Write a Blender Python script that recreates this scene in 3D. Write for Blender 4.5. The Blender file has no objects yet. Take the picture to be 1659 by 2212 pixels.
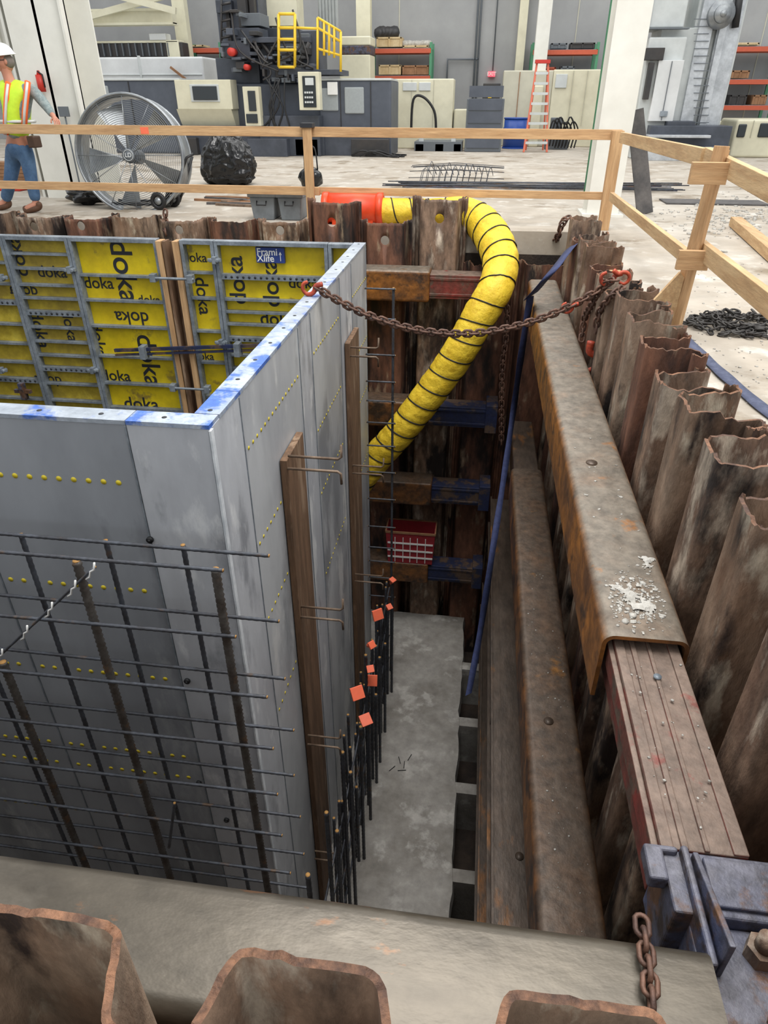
import bpy, bmesh, math, random
from mathutils import Vector, Matrix, noise
R=random.Random(11)
V=Vector
F=1450.;TH=math.radians(31.71);PS=math.radians(7.64);H=1.3
# ---- measuring helper: where a sight line meets a real plane of the building (x, y or z = value)
def P(u,v,ax,val):
    a=(u-829.5)/F;b=(v-1106)/F
    fy=math.cos(TH)-b*math.sin(TH); fz=-math.sin(TH)-b*math.cos(TH)
    d=(a*math.cos(PS)-fy*math.sin(PS), a*math.sin(PS)+fy*math.cos(PS), fz)
    k={'x':0,'y':1,'z':2}[ax];o=(0,0,H);t=(val-o[k])/d[k]
    return V([o[i]+t*d[i] for i in range(3)])
def RC(u0,v0,u1,v1,Y):
    vm=(v0+v1)/2
    return P(u0,vm,'y',Y).x,P(u1,vm,'y',Y).x,P((u0+u1)/2,v1,'y',Y).z,P((u0+u1)/2,v0,'y',Y).z
# ---------------- materials
def lin(c):
    return tuple(((x/255)/12.92 if x/255<=.04045 else ((x/255+.055)/1.055)**2.4) for x in c)+(1,)
MATS={}
def pm(name,c1,c2=None,scale=4,thr=.5,soft=.12,rough=.6,metal=0.,bump=.15,bs=30,c3=None,thr3=.62,s3=2.,stretch=(1,1,1),dust=None,dustamt=.6,var=.25,emit=0,c4=None,thr4=.62,s4=5.):
    if name in MATS: return MATS[name]
    m=bpy.data.materials.new(name);m.use_nodes=True;nt=m.node_tree;N=nt.nodes;L=nt.links
    b=N['Principled BSDF'];b.inputs['Roughness'].default_value=rough;b.inputs['Metallic'].default_value=metal
    g=N.new('ShaderNodeNewGeometry');mp=N.new('ShaderNodeMapping');mp.inputs['Scale'].default_value=stretch
    L.new(g.outputs['Position'],mp.inputs['Vector'])
    def nz(s,det=6):
        n=N.new('ShaderNodeTexNoise');n.inputs['Scale'].default_value=s;n.inputs['Detail'].default_value=det;n.inputs['Roughness'].default_value=.62
        L.new(mp.outputs[0],n.inputs['Vector']);return n.outputs['Fac']
    def ramp(src,t,w):
        r=N.new('ShaderNodeMapRange');r.inputs['From Min'].default_value=t-w;r.inputs['From Max'].default_value=t+w
        L.new(src,r.inputs['Value']);return r.outputs[0]
    def mix(fac,a,bb,mode='MIX'):
        x=N.new('ShaderNodeMix');x.data_type='RGBA';x.blend_type=mode
        if isinstance(fac,float): x.inputs[0].default_value=fac
        else: L.new(fac,x.inputs[0])
        for i,q in ((6,a),(7,bb)):
            if isinstance(q,tuple): x.inputs[i].default_value=q
            else: L.new(q,x.inputs[i])
        return x.outputs[2]
    col=lin(c1)
    if c2: col=mix(ramp(nz(scale),thr,soft),lin(c1),lin(c2))
    if c4: col=mix(ramp(nz(s4,8),thr4,.05),col,lin(c4))
    if dust:
        sx=N.new('ShaderNodeSeparateXYZ');L.new(g.outputs['Normal'],sx.inputs[0])
        r=ramp(sx.outputs['Z'],.6,.3);mm=N.new('ShaderNodeMath');mm.operation='MULTIPLY'
        n=ramp(nz(5,8),.42,.3);mm2=N.new('ShaderNodeMath');mm2.operation='MULTIPLY_ADD';mm2.inputs[1].default_value=.5;mm2.inputs[2].default_value=dustamt-.2
        L.new(n,mm2.inputs[0]);L.new(r,mm.inputs[0]);L.new(mm2.outputs[0],mm.inputs[1])
        col=mix(mm.outputs[0],col,lin(dust))
    if c3: col=mix(ramp(nz(s3,8),thr3,.04),col,lin(c3))
    if var:
        v=N.new('ShaderNodeMapRange');v.inputs['From Min'].default_value=.3;v.inputs['From Max'].default_value=.7
        v.inputs['To Min'].default_value=1-var;v.inputs['To Max'].default_value=1+var*.5
        L.new(nz(scale*5,8),v.inputs['Value'])
        cb=N.new('ShaderNodeCombineColor')
        for i in range(3): L.new(v.outputs[0],cb.inputs[i])
        col=mix(1.0,col,cb.outputs[0],'MULTIPLY')
    if isinstance(col,tuple): b.inputs['Base Color'].default_value=col
    else: L.new(col,b.inputs['Base Color'])
    if bump:
        bp=N.new('ShaderNodeBump');bp.inputs['Strength'].default_value=bump;bp.inputs['Distance'].default_value=.02
        L.new(nz(bs,5),bp.inputs['Height']);L.new(bp.outputs[0],b.inputs['Normal'])
    if emit:
        b.inputs['Emission Color'].default_value=lin(c1);b.inputs['Emission Strength'].default_value=emit
    MATS[name]=m;return m
flo=pm('floor_concrete',(188,180,168),(166,155,140),.7,rough=.85,bump=.1,c3=(140,127,109),thr3=.6,s3=1.1,var=.16,c4=(200,194,184),s4=3,thr4=.6)
earth=pm('earth',(60,49,41),(40,33,29),4,rough=.95,bump=.6)
conc=pm('slab_concrete',(166,162,156),(140,135,128),1.6,rough=.9,bump=.35,c3=(182,178,172),thr3=.6,s3=3)
wallm=pm('wall_concrete',(160,161,161),(148,149,150),.4,rough=.9,bump=.05,var=.06)
rust=pm('rusty_pile_steel',(146,120,100),(94,70,56),3.0,soft=.1,rough=.7,metal=.05,bump=.6,bs=20,c3=(44,36,33),thr3=.575,s3=2.4,stretch=(1,1,.35),var=.6,c4=(184,168,150),thr4=.57,s4=6)
rust2=pm('rusty_pile_steel_pale',(162,140,120),(110,82,62),2.4,soft=.12,rough=.7,metal=.05,bump=.6,bs=20,c3=(48,36,31),thr3=.575,s3=2.8,stretch=(1,1,.35),var=.55,c4=(190,176,156),thr4=.59,s4=7)
rust3=pm('rusty_pile_steel_red',(122,82,62),(84,56,46),3,soft=.12,rough=.75,metal=.05,bump=.6,bs=20,c3=(160,138,114),thr3=.61,s3=4,stretch=(1,1,.3),var=.55,c4=(44,35,32),thr4=.56,s4=3)
cutedge=pm('cut_steel_edge',(140,100,74),(84,60,48),12,rough=.7,metal=.1,bump=.5,bs=60,var=.5)
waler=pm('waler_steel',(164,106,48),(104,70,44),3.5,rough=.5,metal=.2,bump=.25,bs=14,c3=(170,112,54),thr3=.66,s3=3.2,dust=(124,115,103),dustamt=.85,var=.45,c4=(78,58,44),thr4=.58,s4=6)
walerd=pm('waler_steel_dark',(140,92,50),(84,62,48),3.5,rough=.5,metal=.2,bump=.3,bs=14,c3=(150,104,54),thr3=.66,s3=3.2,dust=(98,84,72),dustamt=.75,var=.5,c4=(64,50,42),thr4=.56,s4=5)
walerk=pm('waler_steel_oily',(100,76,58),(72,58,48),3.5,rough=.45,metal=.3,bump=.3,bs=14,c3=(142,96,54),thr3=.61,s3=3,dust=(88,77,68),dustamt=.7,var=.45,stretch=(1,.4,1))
nearw=pm('waler_steel_worn',(92,85,74),(72,65,56),2.2,rough=.36,metal=.5,bump=.15,bs=10,c3=(164,104,56),thr3=.63,s3=3.0,stretch=(.5,1,1),dust=(88,82,73),dustamt=.4,var=.3,c4=(120,113,103),thr4=.6,s4=2.4)
redst=pm('red_painted_steel',(132,54,46),(104,62,52),4,rough=.6,metal=.1,bump=.3,bs=18,c3=(132,64,56),thr3=.64,s3=6,dust=(126,108,96),dustamt=.95,var=.4,c4=(96,78,66),thr4=.54,s4=7)
bluest=pm('blue_painted_steel',(78,84,112),(92,90,100),5,rough=.55,metal=.15,bump=.35,bs=18,c3=(108,78,58),thr3=.55,s3=6,dust=(112,112,122),dustamt=.6,var=.5,c4=(62,52,50),thr4=.56,s4=9)
bluedk=pm('dark_blue_steel',(34,44,80),(48,48,60),5,rough=.6,metal=.1,bump=.2,c3=(92,74,62),thr3=.55,s3=5,var=.3)
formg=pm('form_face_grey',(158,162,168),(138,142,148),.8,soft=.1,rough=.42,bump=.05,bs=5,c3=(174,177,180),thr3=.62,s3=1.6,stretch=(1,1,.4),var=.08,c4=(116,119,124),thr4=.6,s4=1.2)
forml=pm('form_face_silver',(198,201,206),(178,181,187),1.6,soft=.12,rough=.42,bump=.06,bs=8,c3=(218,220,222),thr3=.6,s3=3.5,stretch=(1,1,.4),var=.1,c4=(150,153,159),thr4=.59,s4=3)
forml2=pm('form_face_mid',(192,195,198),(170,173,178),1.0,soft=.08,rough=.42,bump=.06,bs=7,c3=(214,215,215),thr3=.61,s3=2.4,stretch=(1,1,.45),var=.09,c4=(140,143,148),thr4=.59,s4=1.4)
rim=pm('form_rim',(176,184,194),(150,158,168),5,rough=.5,metal=.1,bump=.15,c3=(72,108,184),thr3=.585,s3=4.2,var=.2)
rimb=pm('form_rim_blue',(182,190,200),(150,164,186),6,rough=.5,metal=.1,bump=.15,c3=(70,110,192),thr3=.52,s3=4.6,var=.25)
galv=pm('galvanised_steel',(150,158,166),(120,128,136),7,rough=.45,metal=.3,bump=.1,var=.25)
edgew=pm('painted_edge_highlight',(226,230,234),(196,202,208),7,rough=.45,bump=.1,var=.1)  # near-white: the corner's edge highlight put into the colour
yel=pm('yellow_sheet',(226,200,20),(204,176,16),2.2,rough=.5,bump=.05,c3=(150,128,50),thr3=.64,s3=4,var=.15)
yeld=pm('yellow_sheet_dirty',(190,166,46),(158,136,46),2.2,rough=.55,bump=.1,c3=(206,184,66),thr3=.62,s3=2,var=.3)
inkm=pm('dark_ink',(34,36,42),rough=.6,bump=0,var=0)
whitem=pm('white_plastic',(235,235,232),rough=.5,bump=0,var=.05)
blues=pm('blue_sign',(40,62,130),rough=.5,bump=0,var=.1)
dotm=pm('yellow_marker',(222,200,50),rough=.5,bump=0,var=.1)
wood=pm('framing_lumber',(206,168,124),(182,142,100),3,rough=.75,bump=.15,bs=40,stretch=(.5,6,6),var=.2)
woodv=pm('framing_lumber_post',(204,166,122),(180,140,98),3,rough=.75,bump=.15,bs=40,stretch=(6,6,.5),var=.2)
woody=pm('framing_lumber_side',(206,174,130),(184,148,106),3,rough=.75,bump=.15,bs=40,stretch=(6,.5,6),var=.2)
woodb=pm('brown_plywood',(128,98,74),(100,76,56),4,rough=.8,bump=.2,stretch=(3,3,.4),c3=(152,126,102),thr3=.6,s3=3,var=.25)
rebarm=pm('rebar_steel',(84,88,96),(66,66,70),9,rough=.5,metal=.3,bump=.1,var=.3,c3=(104,84,68),thr3=.64,s3=6)
rebarb=pm('rebar_steel_thick',(98,94,90),(76,68,62),9,rough=.55,metal=.25,bump=.1,var=.3,c3=(112,88,68),thr3=.6,s3=6)
rebart=pm('rebar_end',(176,132,74),rough=.7,bump=0,var=.3)
orange=pm('orange_plastic',(250,118,84),rough=.5,bump=0,var=.08)
orangeb=pm('orange_blower',(238,84,42),(222,66,30),3,rough=.4,bump=0,var=.08)
hosey=pm('yellow_duct_vinyl',(244,210,60),(228,190,44),5,rough=.55,bump=1.0,bs=9,var=.1,c3=(214,176,40),thr3=.6,s3=7)
blk=pm('black_rubber',(26,26,28),rough=.5,bump=.05,var=.1)
holem=pm('dark_hole',(48,50,54),rough=.8,bump=0,var=.1)
blkbag=pm('black_bag_plastic',(20,20,22),rough=.16,bump=.6,bs=5,var=.1)
chainm=pm('rusty_chain',(120,88,72),(84,62,54),14,rough=.6,metal=.3,bump=.2,var=.4)
chaing=pm('grey_chain',(80,78,76),(58,54,52),14,rough=.6,metal=.4,bump=.2,var=.3)
hookm=pm('orange_red_hook',(204,84,52),(150,60,44),10,rough=.5,metal=.1,bump=.1,var=.3)
strapm=pm('blue_strap',(54,64,106),(44,52,88),20,rough=.8,bump=.2,bs=80,var=.2)
redb=pm('red_webbing',(150,34,44),rough=.7,bump=.1,var=.2)
creamw=pm('white_painted_steel',(224,223,215),(212,210,201),.8,rough=.45,bump=.02,var=.06)
cream=pm('cream_machine_paint',(222,218,193),(210,205,180),.8,rough=.45,bump=.02,var=.08)
mgrey=pm('dark_machine_paint',(86,92,103),(76,82,93),.9,rough=.45,bump=.03,var=.12)
mgrey2=pm('machine_column_grey',(78,83,94),(64,69,78),1.5,rough=.5,metal=.1,bump=.05,var=.15)
mblk=pm('machine_black',(48,48,50),(58,54,52),2,rough=.5,bump=.05,var=.2)
mwhite=pm('machine_white',(222,224,224),(208,210,210),.9,rough=.45,bump=.02,var=.06)
mlight=pm('machine_pale_grey',(206,210,209),(192,197,196),.8,rough=.45,bump=.02,var=.1)
mtan=pm('machine_tan',(198,195,176),(184,181,163),.8,rough=.5,bump=.02,var=.08)
glassm=pm('window_grey',(158,164,166),rough=.2,bump=0,var=.08)
glassd=pm('dark_screen',(44,50,54),rough=.2,bump=0,var=0)
chrome=pm('bright_ways',(204,208,212),(176,180,184),3,rough=.3,metal=.4,bump=.05,var=.15)
ylw=pm('safety_yellow',(236,196,50),rough=.45,bump=0,var=.05)
redp=pm('red_paint',(196,52,40),rough=.5,bump=0,var=.08)
orr=pm('rack_orange',(190,88,60),rough=.5,bump=0,var=.08)
grn=pm('green_paint',(78,140,106),rough=.5,bump=0,var=.08)
bluep=pm('barrel_blue',(36,78,164),rough=.35,bump=0,var=.08)
crate=pm('crate_wood',(208,186,146),(192,166,122),4,rough=.8,bump=.1,var=.15)
crated=pm('crate_wood_brown',(156,116,84),(136,98,68),4,rough=.8,bump=.1,var=.15)
cabg=pm('cabinet_grey',(100,106,112),rough=.5,bump=0,var=.08)
totg=pm('grey_tote',(122,128,132),(104,110,114),4,rough=.55,bump=.05,var=.1)
tin=pm('fan_steel',(160,164,166),(134,138,142),5,rough=.35,metal=.65,bump=.02,var=.1)
skinm=pm('skin',(186,128,104),rough=.55,bump=0,var=.06)
jeans=pm('blue_denim',(62,92,128),(82,112,146),6,rough=.85,bump=.3,bs=20,var=.15)
shirt=pm('grey_check_shirt',(150,160,158),(120,134,134),22,rough=.85,bump=.2,var=.25)
vestm=pm('hi_vis_vest',(206,240,60),(190,226,50),5,rough=.7,bump=.2,bs=12,var=.08)
vorg=pm('vest_orange',(255,110,50),rough=.7,bump=0,var=.05)
vref=pm('vest_reflective',(206,208,204),rough=.4,bump=0,var=.05)
greyb=pm('grey_weathered_board',(96,92,90),(74,72,72),4,rough=.8,bump=.2,var=.2)
crumb=pm('pale_concrete_crumb',(192,189,182),(164,160,152),9,rough=.95,bump=.6,var=.2)
rustbar=pm('rusty_bar',(132,112,94),(96,78,64),9,rough=.6,metal=.2,var=.2)
# ---------------- mesh builder
class M:
    def __init__(s): s.v=[];s.f=[];s.mi=[];s.m=0;s.sm=[]
    def add(s,vs,fs,sm=False):
        b=len(s.v);s.v+=[V(x) for x in vs]
        for f in fs: s.f.append([b+i for i in f]);s.mi.append(s.m);s.sm.append(sm)
    def box(s,x0,x1,y0,y1,z0,z1):
        s.add([(x0,y0,z0),(x1,y0,z0),(x1,y1,z0),(x0,y1,z0),(x0,y0,z1),(x1,y0,z1),(x1,y1,z1),(x0,y1,z1)],
          [(0,3,2,1),(4,5,6,7),(0,1,5,4),(1,2,6,5),(2,3,7,6),(3,0,4,7)]);return s
    def rb(s,u0,v0,u1,v1,Y,dep=.5,z0=None):
        x0,x1,a,b=RC(u0,v0,u1,v1,Y)
        return s.box(x0,x1,Y,Y+dep,a if z0 is None else z0,b)
    def beam(s,a,b,w,h,up=(0,0,1)):
        a=V(a);b=V(b);d=(b-a).normalized();side=d.cross(V(up))
        if side.length<1e-4: side=d.cross(V((0,1,0)))
        side.normalize();u=side.cross(d).normalized();c=[]
        for p in (a,b):
            for i,j in ((-1,-1),(1,-1),(1,1),(-1,1)): c.append(p+side*i*w/2+u*j*h/2)
        s.add(c,[(0,1,2,3)[::-1],(4,5,6,7),(0,1,5,4),(1,2,6,5),(2,3,7,6),(3,0,4,7)]);return s
    def tube(s,pts,r,n=8,closed=False,cap=True,rf=None,sm=True):
        pts=[V(p) for p in pts];k=len(pts);vv=[];prev=None
        for i in range(k):
            if closed: d=pts[(i+1)%k]-pts[i-1]
            else: d=pts[min(i+1,k-1)]-pts[max(i-1,0)]
            d.normalize()
            if prev is None:
                x=d.cross(V((0,0,1)))
                if x.length<.1: x=d.cross(V((0,1,0)))
            else: x=prev-d*prev.dot(d)
            x.normalize();prev=x;y=d.cross(x);rr=r if rf is None else rf(i,k)
            for j in range(n):
                a=2*math.pi*j/n;vv.append(pts[i]+(x*math.cos(a)+y*math.sin(a))*rr)
        fs=[]
        for i in range(k if closed else k-1):
            for j in range(n):
                a=i*n+j;b=i*n+(j+1)%n;c=((i+1)%k)*n+(j+1)%n;d=((i+1)%k)*n+j;fs.append((a,b,c,d))
        if cap and not closed: fs.append(tuple(range(n))[::-1]);fs.append(tuple((k-1)*n+j for j in range(n)))
        s.add(vv,fs,sm);return s
    def cyl(s,a,b,r,r2=None,n=20,sm=True):
        r2=r if r2 is None else r2
        s.tube([a,b],r,n,rf=lambda i,k:(r,r2)[i],sm=sm);return s
    def sph(s,c,r,n=12,sc=(1,1,1),disp=0,seed=0):
        bm=bmesh.new();bmesh.ops.create_icosphere(bm,subdivisions=n,radius=1)
        vv=[]
        for v in bm.verts:
            q=v.co.copy();k=1+(disp*noise.noise(q*2.3+V((seed,seed*2,0))) if disp else 0)
            vv.append(V(c)+V((q.x*sc[0],q.y*sc[1],q.z*sc[2]))*r*k)
        s.add(vv,[[v.index for v in f.verts] for f in bm.faces],True);bm.free();return s
    def poly(s,pts,off):
        pts=[V(p) for p in pts];off=V(off);n=len(pts)
        s.add(pts+[p+off for p in pts],[tuple(range(n))[::-1],tuple(range(n,2*n))]+[(i,(i+1)%n,n+(i+1)%n,n+i) for i in range(n)]);return s
    def uprof(s,x0,x1,z0,z1,y0,y1,r=.045,t=.016,n=6):
        # folded-plate cover: open underneath, rounded shoulders, runs along y
        def path(e):
            o=[(x0+e,z0)]
            for i in range(n+1):
                a=math.pi-math.pi/2*i/n;o.append((x0+r+math.cos(a)*(r-e),z1-r+math.sin(a)*(r-e)))
            for i in range(n+1):
                a=math.pi/2-math.pi/2*i/n;o.append((x1-r+math.cos(a)*(r-e),z1-r+math.sin(a)*(r-e)))
            o.append((x1-e,z0));return o
        A=path(0);Bp=path(t);k=len(A);vv=[]
        for y in (y0,y1):
            vv+=[(x,y,z) for x,z in A]+[(x,y,z) for x,z in Bp]
        fs=[];W=2*k
        for i in range(k-1):
            fs.append((i,i+1,W+i+1,W+i));fs.append((k+i,W+k+i,W+k+i+1,k+i+1))
        s.add(vv,fs,True)
        s.add(vv,[q for i in range(k-1) for q in ((i,k+i,k+i+1,i+1),(W+i,W+i+1,W+k+i+1,W+k+i))]+[(0,W,W+k,k),(k-1,2*k-1,W+2*k-1,W+k-1)])
        return s
TC={}
def text(m,st,c,xd,yd,size,off=.0):
    if st not in TC:
        cu=bpy.data.curves.new('t','FONT');cu.body=st;cu.align_x='CENTER';cu.align_y='CENTER';cu.offset=.012
        o=bpy.data.objects.new('t',cu);bpy.context.scene.collection.objects.link(o)
        dg=bpy.context.evaluated_depsgraph_get();me=bpy.data.meshes.new_from_object(o.evaluated_get(dg))
        TC[st]=([v.co.copy() for v in me.vertices],[list(p.vertices) for p in me.polygons])
        bpy.data.objects.remove(o);bpy.data.curves.remove(cu);bpy.data.meshes.remove(me)
    vv,fs=TC[st];c=V(c);xd=V(xd);yd=V(yd)
    m.add([c+xd*v.x*size+yd*v.y*size for v in vv],fs)
COL=bpy.context.scene.collection
def mk(name,m,mats,parent=None,bevel=0,origin=None):
    if not isinstance(mats,(list,tuple)): mats=[mats]
    me=bpy.data.meshes.new(name)
    xs=[v.x for v in m.v];ys=[v.y for v in m.v];zs=[v.z for v in m.v]
    o0=V(((min(xs)+max(xs))/2,(min(ys)+max(ys))/2,min(zs))) if origin is None else V(origin)
    me.from_pydata([v-o0 for v in m.v],[],m.f)
    for q in mats: me.materials.append(q)
    for i,p in enumerate(me.polygons):
        if i<len(m.mi): p.material_index=m.mi[i];p.use_smooth=m.sm[i]
    bm=bmesh.new();bm.from_mesh(me);bmesh.ops.recalc_face_normals(bm,faces=bm.faces);bm.to_mesh(me);bm.free()
    ob=bpy.data.objects.new(name,me);ob.location=o0;COL.objects.link(ob)
    if parent is not None:
        ob.parent=parent;ob.location=o0-parent.location
    if bevel:
        b=ob.modifiers.new('b','BEVEL');b.width=bevel;b.segments=3;b.limit_method='ANGLE';b.angle_limit=math.radians(50)
    return ob
def T(name,label,cat,m,mats,group=None,bevel=0,kind=None):
    o=mk(name,m,mats,None,bevel);o['label']=label;o['category']=cat
    if group:o['group']=group
    if kind:o['kind']=kind
    return o
def C(par,name,m,mats,label=None,bevel=0):
    o=mk(name,m,mats,par,bevel)
    if label:o['label']=label
    return o
def S(name,m,mats,label=None):
    o=mk(name,m,mats,None,0,origin=(0,0,0));o['kind']='structure'
    return o
# ---------------- camera / light
cam=bpy.data.cameras.new('camera');co=bpy.data.objects.new('camera',cam);COL.objects.link(co)
co.location=(0,0,H);co.rotation_euler=(math.pi/2-TH,0,PS);cam.sensor_fit='VERTICAL';cam.sensor_height=24;cam.lens=24*F/2212;cam.clip_start=.02
bpy.context.scene.camera=co
w=bpy.data.worlds.new('world');bpy.context.scene.world=w;w.use_nodes=True
w.node_tree.nodes['Background'].inputs[0].default_value=(.95,.98,1,1);w.node_tree.nodes['Background'].inputs[1].default_value=1.0
def area(loc,sx,sy,p,rot=(0,0,0),c=(1,.98,.95)):
    l=bpy.data.lights.new('ceiling_light','AREA');l.shape='RECTANGLE';l.size=sx;l.size_y=sy;l.energy=p;l.color=c
    o=bpy.data.objects.new('ceiling_light',l);o.location=loc;o.rotation_euler=rot;COL.objects.link(o)
area((-.3,4.0,8.5),3.5,5,760);area((3.5,3,7.5),4,5,300,rot=(0,math.radians(28),0));area((0,14,8.5),16,6,500);area((0,21,8.5),20,6,760)
bpy.context.scene.view_settings.view_transform='Standard'
# ---------------- room shell
PX0,PX1,PY0,PY1=-7.5,1.24,.16,8.34
m=M();m.box(-22,PX0,-4,26,-.25,0);m.box(PX1,20,-4,26,-.25,0);m.box(PX0,PX1,-4,PY0,-.25,0);m.box(PX0,PX1,PY1,26,-.25,0)
S('floor',m,flo)
m=M();m.box(PX1,PX1+.4,0,8.7,-6.5,-.25);S('wall_right',m,earth)
m=M();m.box(PX0,PX1,PY1,PY1+.4,-6.5,-.25);S('wall_far',m,earth)
m=M();m.box(PX0,PX1,PY0-.4,PY0,-6.5,-.25);S('wall_near',m,earth)
m=M();m.box(PX0-.4,PX0,0,8.7,-6.5,-.25);S('wall_left',m,earth)
m=M();m.box(PX0,PX1,0,8.4,-6.7,-6.2);S('floor.001',m,earth)
m=M();m.box(-22,20,26,26.3,-.2,9)
m.m=1
for x in (-14,-8.5,-3,2.5,8,13.5): m.box(x-.012,x+.012,25.985,26,0,9)
S('wall_back',m,[wallm,mtan])
m=M()
n=60;vv=[];fs=[]
ys=[PY0+.4+(8.02-PY0-.4)*i/n for i in range(n+1)]
for y in ys:
    e=.17+.03*noise.noise(V((y*3,0,0)))+.016*noise.noise(V((y*11,3,0)))
    vv+=[(PX0,y,-5.5),(e,y,-5.5),(e+.02,y,-5.62),(e,y,-6.2)]
for i in range(n):
    for j in range(3): fs.append((i*4+j,i*4+j+1,i*4+5+j,i*4+4+j))
m.add(vv,fs)
for y in (6.0,5.02,3.98,3.0,7.0): m.box(.15,.5,y-.07,y+.07,-6.2,-5.52)
m.box(.5,.9,.6,8.0,-6.2,-5.55)
S('floor.002',m,conc)
# ---------------- sheet piles
def rounded(pts,rad,n=3):
    out=[pts[0]]
    for i in range(1,len(pts)-1):
        p=V(pts[i]);a=V(pts[i-1])-p;b=V(pts[i+1])-p;r=min(rad,a.length*.45,b.length*.45)
        A=p+a.normalized()*r;B=p+b.normalized()*r
        for k in range(n+1):
            t=k/n;out.append(tuple(A*(1-t)**2+p*2*t*(1-t)+B*t*t))
    out.append(pts[-1]);return out
def pile(name,s0,L,d,mapf,zb,zt,mats,label,group,seed,t=.016,holes=None,jag=.012,bend=0.,rad=.026,flat=(.15,.27,.73,.84)):
    rr=random.Random(seed)
    f0,f1,f2,f3=flat
    if d>.2: pr=[(.035*L,d*.74),(-.005,d*.76),(-.02,d*.93),(.02*L,d),(f0*L,d),(f1*L,0),(f2*L,0),(f3*L,d),(.95*L,d),(1.0*L+.004,d*.92),(.985*L,d*.82),(.95*L,d*.85)]
    else: pr=[(.0,d),(f0*L,d),(f1*L,0),(f2*L,0),(f3*L,d),(1.0*L,d)]
    pts=[(s0+x*.985,y) for x,y in rounded(pr,rad,4)]
    pp_=[pts[0]]
    for i in range(1,len(pts)):
        a=V(pts[i-1]);b=V(pts[i]);k=max(1,int((b-a).length/.022))
        for j in range(1,k+1): pp_.append(tuple(a.lerp(b,j/k)))
    pts=pp_;n=len(pts);A=[];B=[]
    for i in range(n):
        a=V(pts[max(i-1,0)]);b=V(pts[min(i+1,n-1)]);dd=(b-a).normalized();nn=V((-dd.y,dd.x));p=V(pts[i])
        A.append(p+nn*t/2);B.append(p-nn*t/2)
    zs=[zb,zb*.5,zt-.5,zt-.22,zt-.08,zt-.03,zt];m=M();vv=[]
    K=len(zs)-1
    jz=[jag*(1.2*noise.noise(V((i*.2,seed,0)))+1.1*noise.noise(V((i*.9,seed,5)))) for i in range(n)]
    tilt=rr.uniform(-.02,.02)
    bw=[bend*1.5*noise.noise(V((i*.12,seed,9))) for i in range(n)]
    for k,z in enumerate(zs):
        fz={K:1,K-1:.8,K-2:.45,K-3:.12}.get(k,0)
        for side in (A,B):
            for i in range(n):
                q=side[i];zz=z+(jz[i]+tilt*(i-n/2)/n*2)*(1 if k==K else (.7 if k==K-1 else 0))
                vv.append(mapf(q.x+bw[i]*fz*.5,q.y+bw[i]*fz,zz))
    W=2*n
    fs=[]
    for k in range(K):
        for i in range(n-1):
            a=k*W+i;fs.append((a,a+1,a+1+W,a+W));b=k*W+n+i;fs.append((b,b+W,b+W+1,b+1))
        fs.append((k*W,k*W+W,k*W+W+n,k*W+n));e=k*W+n-1;fs.append((e,e+n,e+n+W,e+W))
    m.add(vv,fs,True)
    k=K*W
    m.m=1
    m.add(vv[k:],[(i,i+1,n+i+1,n+i) for i in range(n-1)])
    o=T(name,label,'sheet pile',m,mats,group)
    if holes:
        for hz in holes:
            c=M();p0=V(mapf(s0+.5*L,-.1,hz));p1=V(mapf(s0+.5*L,.12,hz));c.cyl(p0,p1,.05,n=16);co_=mk('cut',c,cutedge)
            mo=o.modifiers.new('h','BOOLEAN');mo.object=co_;mo.operation='DIFFERENCE'
            bpy.context.view_layer.update()
            me=bpy.data.meshes.new_from_object(o.evaluated_get(bpy.context.evaluated_depsgraph_get()))
            o.modifiers.clear();o.data=me;bpy.data.objects.remove(co_)
    return o
pm3=[rust,rust2,rust3]
ydist=.43
for i in range(18):
    s0=.45+i*ydist
    if s0>7.6: break
    zt=.19+R.uniform(-.07,.07)
    mt=pm3[(1,1,0,1,0,1,0,2,1,0,1,0,2,1,0,2,1,0)[i]]
    pile('sheet_pile',s0,ydist,.27,lambda s,q,z:(.905+q,s,z),-6.2,zt,[mt,cutedge],'corrugated rusty steel sheet pile beside the long brown waler','sheet piles beside the shop floor',i+1,t=.014,jag=.018,bend=.01,rad=.02,flat=(.16,.25,.71,.8))
Lf=.607
bx=-1.975-9*Lf
for i in range(14):
    s0=bx+i*Lf
    if s0<PX0-.3 or s0+Lf>1.24: continue
    k=i-9
    zt={0:.3,1:.1,2:.35,3:-.32,4:-.3}.get(k,.1+R.uniform(-.03,.03))
    hl={0:[.1],1:[-.08],-1:[.0],-3:[-.02],-5:[.0],-6:[-.02],2:[.16]}.get(k)
    mt=pm3[(i*2)%3]
    if k in(0,1,2,3):mt=rust3 if k!=2 else rust
    lab='tall rusty sheet pile standing above its neighbours' if k in(0,2) else 'corrugated rusty sheet pile across the end of the pit'
    pile('sheet_pile',s0,Lf,.28,lambda s,q,z:(s,8.02+q,z),-6.2,zt,[mt,cutedge],lab,'sheet piles across the pit end',i+40,holes=hl,jag=.012,flat=(.1,.17,.83,.9))
Ln=.46
for i in range(-9,3):
    s0=-.2-Ln/2+i*Ln
    pile('sheet_pile',s0,Ln,.14,lambda s,q,z:(s,.55-q,z),-6.2,.045+R.uniform(-.01,.01)+(.02 if i==-1 else 0),[rust2 if i%2 else rust,cutedge],'sheet pile with ragged torch-cut rusty top edge beside the near waler','sheet piles beside the near waler',i+90,t=.015,jag=.014,bend=.004,rad=.026,flat=(.14,.23,.77,.86))
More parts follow.
